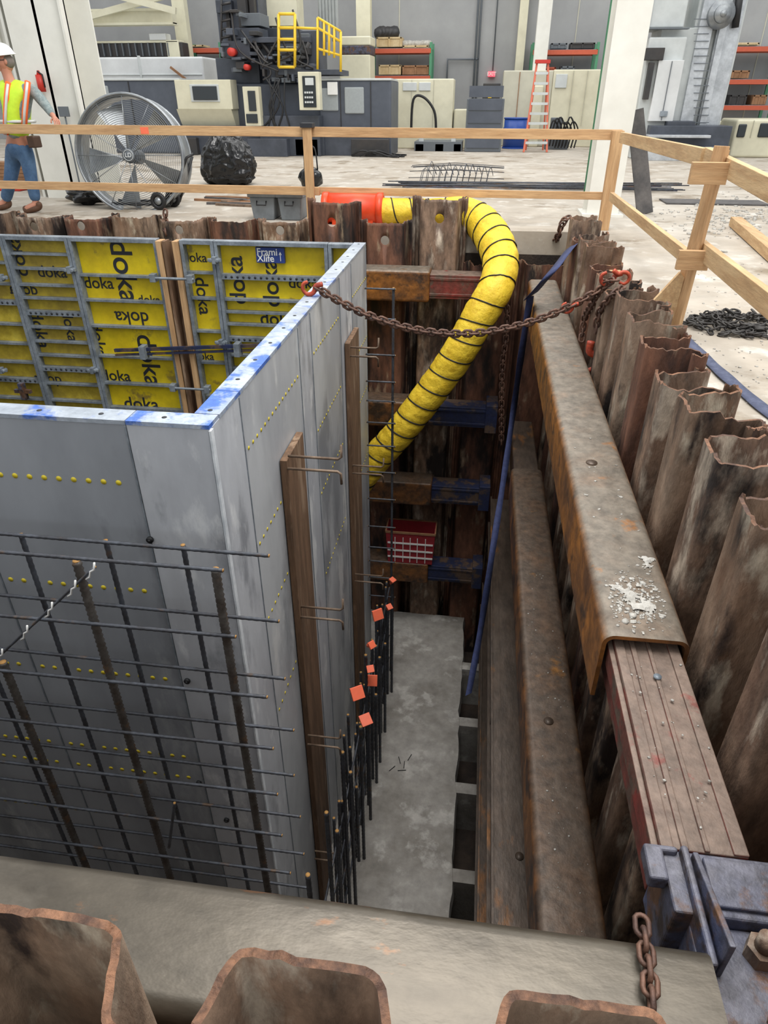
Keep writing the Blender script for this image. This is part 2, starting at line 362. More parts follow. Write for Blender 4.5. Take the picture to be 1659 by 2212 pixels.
# ---------------- walers
T('steel_waler','long brown folded steel waler with concrete crumbs on top','steel beam',M().uprof(.55,.86,-.68,-.37,1.94,7.62),waler,'steel walers')
m=M();m.uprof(.49,.81,-2.3,-1.98,.98,6.3);T('steel_waler','rust-brown lower folded steel waler along the sheet piles','steel beam',m,walerd,'steel walers')
m=M();m.box(.52,.78,6.2,7.6,-2.28,-2.01);T('steel_waler','narrow inner end of the lower waler in the corner','steel beam',m,walerk,'steel walers',bevel=.02)
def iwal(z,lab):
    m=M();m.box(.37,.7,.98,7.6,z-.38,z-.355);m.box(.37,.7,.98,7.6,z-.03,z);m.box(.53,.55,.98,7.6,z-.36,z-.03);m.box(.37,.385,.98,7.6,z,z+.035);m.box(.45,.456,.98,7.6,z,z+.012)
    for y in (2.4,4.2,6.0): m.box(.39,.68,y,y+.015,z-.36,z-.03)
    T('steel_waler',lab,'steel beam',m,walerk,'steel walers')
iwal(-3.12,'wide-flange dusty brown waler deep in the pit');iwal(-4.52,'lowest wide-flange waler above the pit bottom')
m=M();m.uprof(.59,.885,-.7,-.37,-5,.638,r=.04)
m.v=[V((q.y,q.x,q.z)) for q in m.v]
T('steel_waler','wide worn grey-brown steel waler beside ragged sheet piles','steel beam',m,nearw,'steel walers')
m=M();m.box(.6,.83,1.16,2.3,-.64,-.43)
for a,b in ((.6,.635),(.655,.675),(.715,.73),(.79,.83)): m.box(a,b,1.16,2.3,-.43,-.422)
m.box(.58,.6,1.16,2.2,-.52,-.44)
o=T('telescoping_strut','dusty faded red telescoping beam sliding out of the brown waler','steel beam',m,redst,bevel=.004)
# blue corner bracket
m=M();m.box(.6,.9,.99,1.158,-.68,-.43);m.box(.642,1.0,.3,.99,-.72,-.47);m.box(.645,.665,.86,1.158,-.72,-.4)
m.poly([(.55,1.14,-.41),(.64,1.14,-.41),(.64,1.14,-.7)],(0,.018,0));m.box(.55,.6,1.06,1.158,-.46,-.41)
o=T('corner_bracket','scuffed blue painted steel corner bracket joining two walers','steel bracket',m,bluest,bevel=.01)
for xx,yy in ((.79,.93),(.8,.79)):
    m=M();m.cyl((xx,yy,-.47),(xx,yy,-.425),.038,n=6,sm=False);m.cyl((xx,yy,-.425),(xx,yy,-.385),.022);C(o,'bolt',m,rust,'rusty hexagonal bolt head')
m=M();m.box(.7,.92,1.01,1.14,-.43,-.415);C(o,'cover_plate',m,bluest,bevel=.006)
m=M();m.poly([(.672,.87,-.33),(.672,1.14,-.4),(.672,1.14,-.47),(.672,.87,-.47)],(.015,0,0));C(o,'gusset_plate',m,bluest,bevel=.004)
m=M();m.tube([(.7,.74,-.455),(.715,.7,-.43),(.73,.66,-.43),(.74,.6,-.455)],.018,8);C(o,'pin_handle',m,hookm,'orange-red pin handle')
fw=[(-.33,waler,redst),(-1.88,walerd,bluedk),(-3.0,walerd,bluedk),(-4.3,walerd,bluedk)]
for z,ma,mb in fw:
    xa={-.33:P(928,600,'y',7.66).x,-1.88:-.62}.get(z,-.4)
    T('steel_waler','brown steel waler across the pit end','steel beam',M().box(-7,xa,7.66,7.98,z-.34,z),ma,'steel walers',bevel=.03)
    m=M()
    m.box(xa,.36,7.7,7.95,z-.3,z-.04);m.box(xa,.36,7.69,7.7,z-.1,z-.07);m.box(xa,.36,7.69,7.7,z-.27,z-.24)
    m.box(.22,.36,7.64,7.98,z-.34,z+.02)
    T('telescoping_strut',('scuffed red' if mb is redst else 'dark blue')+' telescoping beam end at the pit corner','steel beam',m,mb,'telescoping beam ends',bevel=.006)
# ---------------- formwork box
ZT=.08;FX=-1.115;FY0=2.57;FY1=6.95
def panelface(name,label,face,a,b,mt,rm,group,dots=None):
    m=M();g=.002
    if face=='F':
        m.box(a+g,b-g,FY0,FY0+.025,-5.5,ZT-.02)
        m.m=1;m.box(a+g,b-g,FY0-.003,FY0+.115,ZT-.02,ZT);m.box(a+g,a+.03,FY0+.025,FY0+.11,-5.5,ZT-.02);m.box(b-.03,b-g,FY0+.025,FY0+.11,-5.5,ZT-.02)
        m.m=2;m.box(b-.008,b-.001,FY0-.004,FY0,-5.5,ZT-.03)
    else:
        a0=max(a,FY0+.12)
        m.box(FX-.025,FX,max(a,FY0+.026)+g,b-g,-5.5,ZT-.02)
        m.m=1;m.box(FX-.115,FX+.003,a0+g,b-g,ZT-.02,ZT);m.box(FX-.11,FX-.025,a0+g,a0+.03,-5.5,ZT-.02);m.box(FX-.11,FX-.025,b-.03,b-g,-5.5,ZT-.02)
        m.m=2;m.box(FX,FX+.004,b-.01,b-.002,-5.5,ZT-.03)
    for k in range(int((b-a)/.3)+1):
        m.m=3;t=a+.16+k*.3
        if t<b-.03:
            if face=='F': m.cyl((t,FY0+.055,ZT-.01),(t,FY0+.055,ZT+.0015),.012,n=10)
            else: m.cyl((FX-.055,t,ZT-.01),(FX-.055,t,ZT+.0015),.012,n=10)
    o=T(name,label,'formwork panel',m,[mt,rm,galv,holem],group)
    if dots:
        for z in dots:
            d=M();t=a+.05
            while t<b-.04:
                if face=='F': d.cyl((t,FY0-.002,z),(t,FY0+.001,z),.014,n=12)
                else: d.cyl((FX+.001,t,z),(FX+.003,t,z),.011,n=10)
                t+=.075
            C(o,'marker_dots',d,dotm,'row of round yellow plugs')
    return o
xc=P(262,915,'z',ZT).x
dz=[P(100,1032,'y',FY0).z,P(100,1258,'y',FY0).z,P(100,1440,'y',FY0).z,P(100,1600,'y',FY0).z]
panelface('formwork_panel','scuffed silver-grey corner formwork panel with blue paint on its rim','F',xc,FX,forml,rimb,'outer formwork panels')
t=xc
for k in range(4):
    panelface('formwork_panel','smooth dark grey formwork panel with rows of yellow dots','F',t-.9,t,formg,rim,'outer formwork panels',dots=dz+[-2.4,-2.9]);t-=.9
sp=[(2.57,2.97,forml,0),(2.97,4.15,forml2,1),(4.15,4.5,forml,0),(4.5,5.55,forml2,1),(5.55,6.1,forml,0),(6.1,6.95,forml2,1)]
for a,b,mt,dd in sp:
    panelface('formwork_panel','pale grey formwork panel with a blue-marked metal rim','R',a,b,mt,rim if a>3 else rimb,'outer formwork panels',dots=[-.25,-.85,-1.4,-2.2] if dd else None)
T('corner_highlight','thin white strip painting the highlight along the formwork corner','painted highlight',M().box(FX-.004,FX+.006,FY0-.008,FY0+.025,-5.5,ZT-.025),edgew)  # thin white strip added to paint the highlight on the corner line
for (ua,va,ub,vb) in ((605,990,642,937),(745,735,766,713)):
    A=P(ua,va,'x',FX+.01);B=P(ub,vb,'x',FX+.01)
    zt=(A.z+B.z)/2
    m=M().box(FX+.006,FX+.05,A.y,B.y,-5.48,zt)
    T('timber_strip','narrow brown plywood strip fixed upright on the formwork face','wood board',m,woodb,'timber strips',bevel=.004)
for (u,v) in ((325,1165),(405,1470),(430,1690),(490,1770)):
    m=M();p=P(u,v,'y',FY0-.004);m.cyl(p,p+V((0,-.012,0)),.018,n=14);m.cyl(p+V((0,-.012,0)),p+V((0,-.02,0)),.008,n=8)
    T('form_tie_plug','small dark round tie plug on the silver formwork corner','plug',m,blk,'form tie plugs')
YB=FY1-.12
def xat(u,v=515): return P(u,v,'y',YB).x
def framed(label,x0,x1,sheet,zs,perf,texts,grp='inner formwork panels'):
    fm=M();fw_=.035
    fm.box(x0,x0+fw_,YB,YB+.1,-3.0,ZT);fm.box(x1-fw_,x1,YB,YB+.1,-3.0,ZT);fm.box(x0+fw_,x1-fw_,YB,YB+.1,ZT-.04,ZT)
    o=T('formwork_panel',label,'formwork panel',fm,galv,grp,bevel=.003)
    C(o,'panel_sheet',M().box(x0+.01,x1-.01,YB+.095,YB+.115,-3.0,ZT-.01),sheet,'yellow plywood facing sheet')
    for z,pf in zip(zs,perf):
        r=M();r.box(x0+fw_,x1-fw_,YB+.03,YB+.095,z-.012 if not pf else z-.026,z+.012 if not pf else z+.026)
        if pf:
            r.m=1;t=x0+.08
            while t<x1-.06: r.cyl((t,YB+.032,z),(t,YB+.027,z),.013,n=10);t+=.062
        C(o,'rib',r,[galv,holem])
    for s,u,v,sz,rot in texts:
        tm=M();c=P(u,v,'y',YB+.0925)
        a=math.radians(rot[0]);mx=rot[1]
        xd=V((math.cos(a)*mx,0,math.sin(a)*mx));yd=V((-math.sin(a),0,math.cos(a)))
        text(tm,s,c,xd,yd,sz);C(o,'printed_lettering',tm,inkm,'dark printed word')
    return o
dk='doka'
zr=[-.2,-.42,-.62,-.86,-1.08,-1.3,-1.52,-1.75,-2.1]
XL=[xat(-330),xat(-160),xat(2),xat(143),xat(335),xat(384),xat(458),xat(706),FX-.12]
framed('galvanised frame panel with dirty yellow sheet',XL[0],XL[1],yeld,zr,[0,0,1,0,0,0,1,0,0],[])
framed('galvanised frame panel with dirty yellow sheet',XL[1],XL[2],yeld,zr,[0,0,1,0,0,0,1,0,0],[])
framed('galvanised frame panel with dirty yellow sheet and dark lettering',XL[2]+.004,XL[3],yeld,[-.1,-.25,-.42,-.56,-.72,-.88,-1.04,-1.2,-1.36,-1.54,-1.75,-2],[0,0,0,0,1,0,0,0,1,0,0,0],
 [(dk,38,552,.22,(90,1)),(dk,112,588,.17,(0,1)),(dk,50,625,.17,(0,-1)),(dk,85,712,.22,(-90,1)),(dk,150,705,.18,(-90,1)),(dk,105,822,.17,(180,1))])
framed('bright yellow formwork panel with bold dark lettering',XL[3]+.005,XL[4],yel,[-.3,-.56,-.84,-1.18,-1.5,-1.8],[0,0,0,0,0,0],
 [(dk,268,588,.33,(-90,1)),(dk,213,612,.17,(0,1)),(dk,285,686,.2,(180,1)),(dk,322,648,.13,(0,1)),(dk,322,780,.31,(-90,1)),(dk,250,812,.18,(0,1)),(dk,305,873,.22,(0,1)),(dk,212,735,.2,(-90,1))])
framed('narrow yellow formwork panel between timber filler and frame',XL[5]+.005,XL[6],yel,[-.24,-.5,-.85,-1.2,-1.6],[0,0,0,0,0],
 [(dk,421,557,.13,(0,1)),(dk,438,640,.2,(-90,1)),(dk,440,770,.12,(0,1))])
framed('yellow formwork panel with perforated ribs and blue sticker',XL[6]+.005,XL[7],yel,[-.27,-.5,-.63,-.76,-.92,-1.1,-1.25,-1.5],[1,0,0,0,1,0,0,0],
 [(dk,512,606,.25,(90,1)),(dk,585,612,.25,(90,1)),(dk,655,612,.16,(0,1)),(dk,600,690,.2,(0,1))])
framed('narrow yellow end formwork panel at the box corner',XL[7]+.005,XL[8],yel,[-.26,-.54,-.8],[0,0,0],[])
a,b,z0,z1=RC(553,535,614,568,YB+.05)
o=T('product_sticker','blue rectangular sticker with white lettering on yellow sheet','sign',M().box(a,b,YB+.05,YB+.09,z0,z1),blues)
m=M();text(m,'Frami',((a*2+b)/3+.02,YB+.047,z1-(z1-z0)*.3),(1,0,0),(0,0,1),.095);text(m,'Xlife',((a*2+b)/3+.0,YB+.047,z0+(z1-z0)*.28),(1,0,0),(0,0,1),.095)
m.beam((b-.04,YB+.047,z0+.02),(b-.04,YB+.047,z0+.09),.006,.004);m.poly([(b-.055,YB+.047,z0+.08),(b-.025,YB+.047,z0+.08),(b-.04,YB+.047,z0+.11)],(0,-.002,0))
C(o,'lettering',m,whitem,'white sticker lettering')
for xx,ww in ((XL[4]+.006,.055),(XL[4]+.075,.03),(XL[5]-.06,.055)):
    T('timber_post','upright lumber filler between formwork panels','wood post',M().box(xx,xx+ww,YB-.03,YB+.1,-2.9,ZT-.01),woodv if ww>.04 else woodb,'timber filler posts',bevel=.003)
T('filler_board','brown plywood filler between timber posts','wood board',M().box(XL[4]+.005,XL[5]-.005,YB+.102,YB+.12,-2.9,ZT-.03),woodb)
def clamp(u,v,wid=.12):
    p=P(u,v,'y',YB-.03);m=M()
    m.beam(p+V((-wid,0,0)),p+V((wid,0,0)),.03,.03);m.cyl(p+V((-wid*.5,-.03,0)),p+V((-wid*.5,.04,0)),.02,n=8);m.cyl(p+V((wid*.5,-.03,0)),p+V((wid*.5,.04,0)),.02,n=8)
    m.box(p.x-.02,p.x+.02,p.y-.03,p.y+.03,p.z-.035,p.z+.035)
    T('panel_clamp','galvanised clamp locking two formwork frames','clamp',m,galv,'panel clamps',bevel=.004)
for u,v in ((150,583),(200,800),(463,562),(3,800),(478,740),(3,600)): clamp(u,v,.07)
for u,v in ((370,602),(410,840)):
    p=P(u,v,'y',YB-.07);m=M();m.tube([p+V((-.24,0,0)),p+V((.24,0,0))],.014,8)
    for s in(-.2,.2): m.box(p.x+s-.03,p.x+s+.03,p.y-.02,p.y+.06,p.z-.04,p.z+.04)
    T('threaded_clamp','long galvanised threaded clamp bar across the timber filler','clamp',m,galv,'threaded clamps',bevel=.004)
A=P(248,757,'y',YB-.06);B=P(560,746,'y',YB-.06);m=M();m.beam(A,B,.03,.035);m.beam(A+V((0,0,-.05)),B+V((0,0,-.05)),.03,.02)
o=T('alignment_bar','blue painted steel bar clamped across the frames','steel bar',m,bluedk)
for u,v in ((308,758),(512,752)):
    p=P(u,v,'y',YB-.1);C(o,'bar_clamp',M().box(p.x-.03,p.x+.03,p.y-.03,p.y+.08,p.z-.09,p.z+.05),galv)
p=P(50,845,'y',YB-.03);m=M();m.box(p.x-.03,p.x+.03,p.y-.03,p.y+.03,p.z-.1,p.z+.1);m.box(p.x-.1,p.x+.1,p.y-.02,p.y+.02,p.z-.02,p.z+.02);T('panel_clamp','small blue clamp on a formwork frame','clamp',m,bluest)
# ---------------- rebar
def rebar(a,b,r,label,group,name='rebar',pitch=.018,mt=None,rib=1.2):
    a=V(a);b=V(b);L=(b-a).length;n=max(4,min(int(L/pitch),420));m=M()
    m.tube([a.lerp(b,i/n) for i in range(n+1)],r,7,rf=lambda i,k:r*(1.0 if i%2 else rib))
    d=(b-a).normalized()
    m.m=1;m.cyl(a-d*.004,a+d*.001,r*.95,n=8);m.cyl(b-d*.001,b+d*.004,r*.95,n=8)
    return T(name,label,'rebar',m,[mt or rebarm,rebart],group)
YA,YBk=2.2,2.38
for (u,v) in ((165,1212),(465,1230)):
    p=P(u,v,'y',YA);rebar((p.x,YA,-5.5),p,.0175,'thick ribbed vertical reinforcing bar in front of the formwork','vertical reinforcing bars',mt=rebarb,rib=1.3,pitch=.014)
p=P(10,1440,'y',YA);rebar((p.x,YA,-5.5),(p.x,YA,P(0,1430,'y',YA).z),.0175,'thick ribbed vertical reinforcing bar in front of the formwork','vertical reinforcing bars',mt=rebarb,rib=1.3,pitch=.014)
for (u,v) in ((45,1155),(228,1168),(395,1178),(-140,1150)):
    p=P(u,v,'y',YBk);rebar((p.x,YBk,-5.5),p,.0115,'thinner vertical reinforcing bar near the formwork face','vertical reinforcing bars')
zz=P(590,1200,'y',YBk-.02).z
for k in range(13):
    z=zz-k*.38;xe=P(592,1200,'y',YBk).x+R.uniform(-.02,.02)
    rebar((-3.6,YBk-.024,z+R.uniform(-.02,.02)),(xe,YBk-.024,z),.0085,'horizontal reinforcing bar with rusty cut end','horizontal reinforcing bars')
zz=P(480,1232,'y',YA-.03).z
for k in range(13):
    z=zz-k*.37;xe=P(484,1232,'y',YA).x+.02+(.1 if k>1 else 0)+R.uniform(-.02,.02)
    rebar((-3.4,YA-.03,z+R.uniform(-.02,.02)),(xe,YA-.03,z),.0085,'horizontal reinforcing bar with rusty cut end','horizontal reinforcing bars')
A=P(-10,1425,'y',YA-.06);B=P(205,1225,'y',YA-.06)
o=rebar(A,B,.006,'thin diagonal bar carrying white plastic spacers','spacer bars',name='spacer_bar',pitch=.05)
for t in (.06,.33,.58,.8,.97):
    p=A.lerp(B,t);m=M();m.tube([p+V((-.03,-.01,-.045)),p+V((-.01,-.01,-.03)),p+V((0,-.01,.0)),p+V((.02,-.01,.012)),p+V((.03,-.01,.05))],.0045,6)
    T('plastic_spacer','small bent white plastic rebar spacer','spacer',m,whitem,'plastic spacers')
A=P(365,1830,'y',YA-.08);B=P(377,1735,'y',YA-.08);rebar(A,B,.008,'short dark bar wired to the mat','spacer bars')
XM=-.8
tops=[(665,1890),(705,1755),(728,1795),(740,1625),(757,1668),(770,1700),(779,1570),(790,1415),(797,1560),(803,1470),(812,1500),(812,1395),(820,1420),(822,1328),(832,1390),(838,1310),(848,1255)]
for i,(u,v) in enumerate(tops):
    p=P(u,v,'x',XM+(.0 if i%2 else .05))
    rebar((p.x,p.y,-5.5),p,.0155,'vertical starter bar standing out of the pit slab','starter bars',pitch=.03)
yy=3.15
while yy<6.7:
    rebar((-.86+R.uniform(-.03,.03),yy,-5.5),(-.86+R.uniform(-.03,.03),yy,-3.55-.1*(yy-3)+R.uniform(-.35,.2)),.0125,'vertical starter bar standing out of the pit slab','starter bars',pitch=.03)
    yy+=.125
for z in (-4.0,-4.4,-4.8,-5.2):
    rebar((-.83,2.7,z),(-.83,6.7,z),.009,'long horizontal bar tied behind the starter bars','long wall bars',pitch=.03)
capx=[(772,1497),(790,1555),(803,1470),(816,1328),(848,1253),(803,1393),(841,1311),(800,1445)]
for i,(u,v) in enumerate(capx):
    p=P(u,v,'x',XM+.05);s=.055 if i in(0,1,2,3) else .035
    m=M();m.box(-s,s,-s,s,-.012,.012);m.cyl((0,0,-.07),(0,0,-.01),.02,n=12)
    q=Matrix.Rotation(R.uniform(0,1),3,'Z')@Matrix.Rotation(math.radians((50,30,60,65,20,50,30,40)[i]),3,'X')
    m.v=[q@x+p for x in m.v]
    T('rebar_safety_cap','square orange plastic safety cap on a bar end','safety cap',m,orange,'orange rebar caps',bevel=.004)
p=P(850,622,'y',6.75);rebar((p.x,6.75,-5.5),p,.013,'tall thin vertical bar at the end of the mat','starter bars')
for k,v in enumerate((625,690,768,826,868,915,965,1022,1080,1140,1185,1215,1250,1290)):
    p=P(850,v,'y',6.73);rebar((FX+.02,6.73,p.z),(p.x+.02,6.73,p.z),.0085,'short horizontal bar tied to the tall vertical bar','short tie bars',pitch=.03)
for (u,v,ln) in ((622,985,.33),(650,1310,.3),(665,1588,.26),(757,750,.25),(762,1005,.3),(767,1240,.3),(680,1838,.2)):
    p=P(u,v,'x',FX+.05)
    for dy,dz_ in ((0,0),(.03,-.07)):
        m=M();q=p+V((0,-dy,dz_));pts=[q,q+V((ln*.5,0,0)),q+V((ln-.02,0,0)),q+V((ln,.0,.015*(1 if dz_==0 else -1))),q+V((ln,.01,.09*(1 if dz_==0 else -1)))]
        m.tube(pts,.0085,6);T('bent_starter_bar','bent L-shaped bar poking out of the timber strip','rebar',m,rustbar,'bent bars')
for k,(du,dv,a) in enumerate(((-18,10,.9),(-2,-8,1.9),(8,2,1.6),(20,-14,1.2),(3,14,.2))):
    p=P(865+du,1650+dv,'z',-5.494);d=V((math.cos(a),math.sin(a),0))*.05
    T('loose_bar_offcut','thin dark steel offcut lying on the concrete slab','steel offcut',M().tube([p-d,p+d],.0045,6),blk,'steel offcuts')
# ---------------- duct hose
def crom(p,n=10):
    out=[]
    for i in range(len(p)-1):
        a=p[max(i-1,0)];b=p[i];c=p[i+1];d=p[min(i+2,len(p)-1)]
        for k in range(n):
            t=k/n;out.append(.5*((2*b)+(c-a)*t+(2*a-5*b+4*c-d)*t*t+(3*b-a-3*c+d)*t**3))
    out.append(p[-1]);return out
def resamp(p,step):
    out=[p[0].copy()];acc=0
    for i in range(1,len(p)):
        a=p[i-1];b=p[i];L=(b-a).length;t=step-acc
        while t<=L: out.append(a.lerp(b,t/L));t+=step
        acc=(acc+L)%step if L>0 else acc
    return out
pts=[P(815,455,'y',8.62),P(850,452,'y',8.62),P(900,456,'y',8.62),P(950,470,'y',8.6),P(1000,487,'y',8.5),P(1045,512,'y',8.25),P(1080,555,'y',7.8),P(1072,618,'y',7.45),P(1040,675,'y',7.35),P(1005,738,'y',7.3),P(965,800,'y',7.3),P(915,868,'y',7.3),P(862,935,'y',7.3),P(805,1000,'y',7.3),P(765,1055,'y',7.3)]
for i in range(4): pts[i].z=.15
pts[4].z=.16;pts[5].z=.06
cl=resamp(crom(pts,14),.02);HR=.185
m=M();per=11;NJ=36
def hr(i):
    b_=math.exp(-((i-88)/22.)**2)*.018
    return min(HR,.14+.05*max(0,(i-30)/40))+b_
m.tube(cl,HR,NJ,rf=lambda i,k:hr(i))
for i in range(len(cl)):
    for j in range(NJ):
        th=6.283*j/NJ;q=m.v[i*NJ+j]
        ph=math.pi*((i-per*j/NJ)/per)   # sag follows the spiral wire
        k=1-.045*(1-abs(math.sin(ph)))**2+.035*noise.noise(V((i*.3,math.cos(th)*2.2,math.sin(th)*2.2)))+.02*noise.noise(V((i*.12+5,math.cos(th)*6,math.sin(th)*6)))
        m.v[i*NJ+j]=cl[i]+(q-cl[i])*k
o=T('ventilation_hose','yellow vinyl ventilation duct with black spiral dropping into the pit','hose',m,hosey)
sp_=[];prev=None
for i in range(len(cl)-1):
    d=(cl[i+1]-cl[i]).normalized()
    if prev is None:
        x=d.cross(V((0,0,1)))
        if x.length<.1: x=d.cross(V((0,1,0)))
    else: x=prev-d*prev.dot(d)
    x.normalize();prev=x;y=d.cross(x)
    for j in range(3):
        a=2*math.pi*(i+j/3)/per;sp_.append(cl[i].lerp(cl[i+1],j/3)+(x*math.cos(a)+y*math.sin(a))*hr(i)*.985)
C(o,'spiral_wire',M().tube(sp_,.008,5),blk,'black spiral wear strip')
A=P(703,450,'y',8.62);B=P(826,452,'y',8.62);A.z=B.z=.17
m=M();m.cyl(A,B,.165,n=32);m.cyl(A-V((.02,0,0)),A+V((.05,0,0)),.175,n=32);m.cyl(B-V((.06,0,0)),B+V((.01,0,0)),.175,n=32)
m.box(A.x+.1,B.x-.1,A.y-.12,A.y+.12,0,.06);o=T('ventilation_blower','bright orange canister blower feeding the yellow duct','blower',m,orangeb)
# ---------------- chains, hooks, strap
def chain(m,path,lk=.055,wr=.007,wd=.019):
    p=resamp(crom(path,16),lk*.62)
    for i in range(len(p)-1):
        c=(p[i]+p[i+1])/2;d=(p[i+1]-p[i]).normalized();x=d.cross(V((0,0,1)))
        if x.length<.1:x=V((1,0,0))
        x.normalize();y=d.cross(x)
        if i%2:x=y
        pts=[]
        for k in range(12):
            a=2*math.pi*k/12;ca,sa=math.cos(a),math.sin(a)
            pts.append(c+d*(ca*wd+ (lk/2-wd)*(1 if ca>0 else -1))+x*sa*wd)
        m.tube(pts,wr,6,closed=True)
def catn(a,b,s,n=7): return [a.lerp(b,i/n)-V((0,0,4*s*(i/n)*(1-i/n))) for i in range(n+1)]
A=P(683,622,'z',.14);B=P(1330,606,'x',1.0)
m=M();chain(m,catn(A,B,.36),.075,.0095,.024)
o=T('lifting_chain','long rusty chain slung from formwork rim to sheet piles','chain',m,chainm)
def hook(p,s=1.,rot=0):
    m=M();c=[(0,.1),(0,.05),(.03,.03),(.045,0),(.035,-.035),(0,-.05),(-.035,-.035),(-.042,0)]
    q=[V((math.cos(rot)*x*s+math.sin(rot)*y*s,0,-math.sin(rot)*x*s+math.cos(rot)*y*s))+p for x,y in c];q=crom([V(k) for k in q],4)
    m.tube(q,.016*s,8,rf=lambda i,k:.016*s*(1.2-.5*i/k));return m
C(o,'hook',hook(A+V((-.05,0,.0)),1.0,1.3),hookm,'worn red hook')
cp_=catn(A,B,.36,20)
C(o,'hook',hook(cp_[17],.8,1.2),hookm,'orange-red hook')
C(o,'hook',hook(B+V((-.06,-.02,.02)),1.0,1.2),hookm,'orange-red hook')
C(o,'hook',hook(B+V((.04,-.04,.03)),.9,-1.0),hookm,'orange-red hook')
A2=P(1332,606,'x',.98);m=M();chain(m,[A2,P(1305,612,'x',.92),P(1282,650,'x',.875),P(1262,690,'x',.87),P(1256,742,'x',.87)],.07,.0085,.021)
o=T('lifting_chain','short rusty chain draped over a sheet pile top','chain',m,chainm)
C(o,'hook',hook(P(1270,780,'x',.87),1.5,0),hookm,'orange-red hook')
m=M();chain(m,[P(1345,620,'x',1.0),P(1325,635,'x',.92),P(1295,672,'x',.87),P(1286,722,'x',.87)],.07,.0085,.021);T('lifting_chain','loose rusty chain end beside an orange hook','chain',m,chainm)
m=M();chain(m,[P(1228,468,'x',.95),P(1215,482,'x',.89),P(1200,520,'x',.86),P(1172,548,'x',.83),P(1150,578,'x',.8),P(1120,600,'x',.7)],.1,.012,.03)
T('lifting_chain','heavy rusty chain hanging over the corner sheet piles','chain',m,chainm)
m=M();chain(m,[P(1385,1985,'z',-.345),P(1393,2040,'z',-.345),P(1402,2100,'z',-.345),P(1410,2190,'z',-.345)],.05,.0065,.016)
T('lifting_chain','rusty link chain lying across the near waler','chain',m,chainm)
m=M();chain(m,[P(357,455,'y',8.2),P(357,480,'y',8.15),P(358,508,'y',7.95)],.09,.012,.03);T('lifting_chain','short rusty chain hanging over sheet pile top','chain',m,chainm)
m=M();chain(m,[P(1095,640,'y',7.6),P(1094,720,'y',7.6),P(1085,800,'y',7.6),P(1083,960,'y',7.6)],.09,.01,.028);T('lifting_chain','rusty chain hanging down in the pit corner','chain',m,chainm)
def ribbon(m,pts,w,wd,th=.004):
    pts=crom([V(p) for p in pts],8);n=len(pts);vv=[];wd=V(wd).normalized()
    for i,p in enumerate(pts):
        d=(pts[min(i+1,n-1)]-pts[max(i-1,0)]).normalized();nn=d.cross(wd).normalized()*th/2
        ww=w*(1+.08*math.sin(i*.9))/2
        vv+=[p-wd*ww-nn,p+wd*ww-nn,p+wd*ww+nn,p-wd*ww+nn]
    fs=[]
    for i in range(n-1):
        for j in range(4):
            fs.append((i*4+j,i*4+(j+1)%4,i*4+4+(j+1)%4,i*4+4+j))
    m.add(vv,fs,True)
m=M();ribbon(m,[P(1256,522,'x',1.05),P(1238,530,'x',.9),P(1190,590,'y',6.3),P(1146,640,'y',6.6)],.15,(.8,.3,.5))
ribbon(m,[P(1146,640,'y',6.6),P(1127,760,'y',6.65),P(1110,880,'x',.5),P(1090,1020,'x',.44),P(1064,1190,'x',.34),P(1038,1360,'x',.28),P(1012,1500,'x',.2)],.08,(.8,.6,0))
T('lifting_strap','blue webbing strap hanging from the sheet piles into the pit','strap',m,strapm)
m=M();ribbon(m,[P(1462,712,'z',.02),P(1510,760,'z',.01),P(1570,815,'z',.015),P(1659,890,'z',.01),P(1750,960,'z',.01)],.075,(1,.3,0))
T('lifting_strap','faded blue webbing strap lying on the concrete floor','strap',m,pm('faded_blue_strap',(92,98,122),(76,82,106),20,rough=.85,bump=.2,bs=80,var=.2))
m=M()
for k in range(200):
    a=R.uniform(0,6.28);r=math.sqrt(R.random());c=P(1600,708,'z',0);c=c+V((math.cos(a)*r*.36,math.sin(a)*r*.26,.012+.12*(1-r)*R.random()))
    ax=V((R.uniform(-1,1),R.uniform(-1,1),R.uniform(-.3,.3))).normalized();bx_=ax.cross(V((R.uniform(-.4,.4),R.uniform(-.4,.4),1))).normalized()
    m.tube([c+ax*math.cos(t*.6283)*.032+bx_*math.sin(t*.6283)*.02 for t in range(10)],.0065,5,closed=True)
T('chain_pile','heap of dark grey chain links on the floor','chain',m,chaing,kind='stuff')
# ---------------- red tote
A=P(838,1233,'y',7.66);B=P(932,1233,'y',7.66);zt=P(880,1150,'y',7.66).z
x0,x1,z0=A.x,B.x,-4.3
m=M()
def ring(e,z,i=0): return [(x0-e+i,7.67-e+i,z),(x1+e-i,7.67-e+i,z),(x1+e-i,7.97-i,z),(x0-e+i,7.97-i,z)]
m.add(ring(0,z0)+ring(.03,zt)+ring(.03,zt,.015)+ring(0,z0+.1,.015),[(3,2,1,0),(0,1,5,4),(1,2,6,5),(2,3,7,6),(3,0,4,7),(4,5,9,8),(5,6,10,9),(6,7,11,10),(7,4,8,11),(8,9,13,12),(9,10,14,13),(10,11,15,14),(11,8,12,15),(12,13,14,15)])
o=T('tool_bag','red open bag with white straps resting on a waler','bag',m,redb)
m=M()
for t in (.2,.42,.66):
    zt_=z0+(zt-z0)*t;e=.03*t;m.beam((x0-.004,7.664-e,zt_),(x1+.004,7.664-e,zt_),.008,.024)
for t in (.16,.34,.5,.66,.84): m.beam((x0+(x1-x0)*t,7.663,z0+.02),(x0+(x1-x0)*t,7.64,zt-.08),.01,.008,up=(0,1,0))
C(o,'trim_strap',m,whitem,'white webbing trim')
m=M()
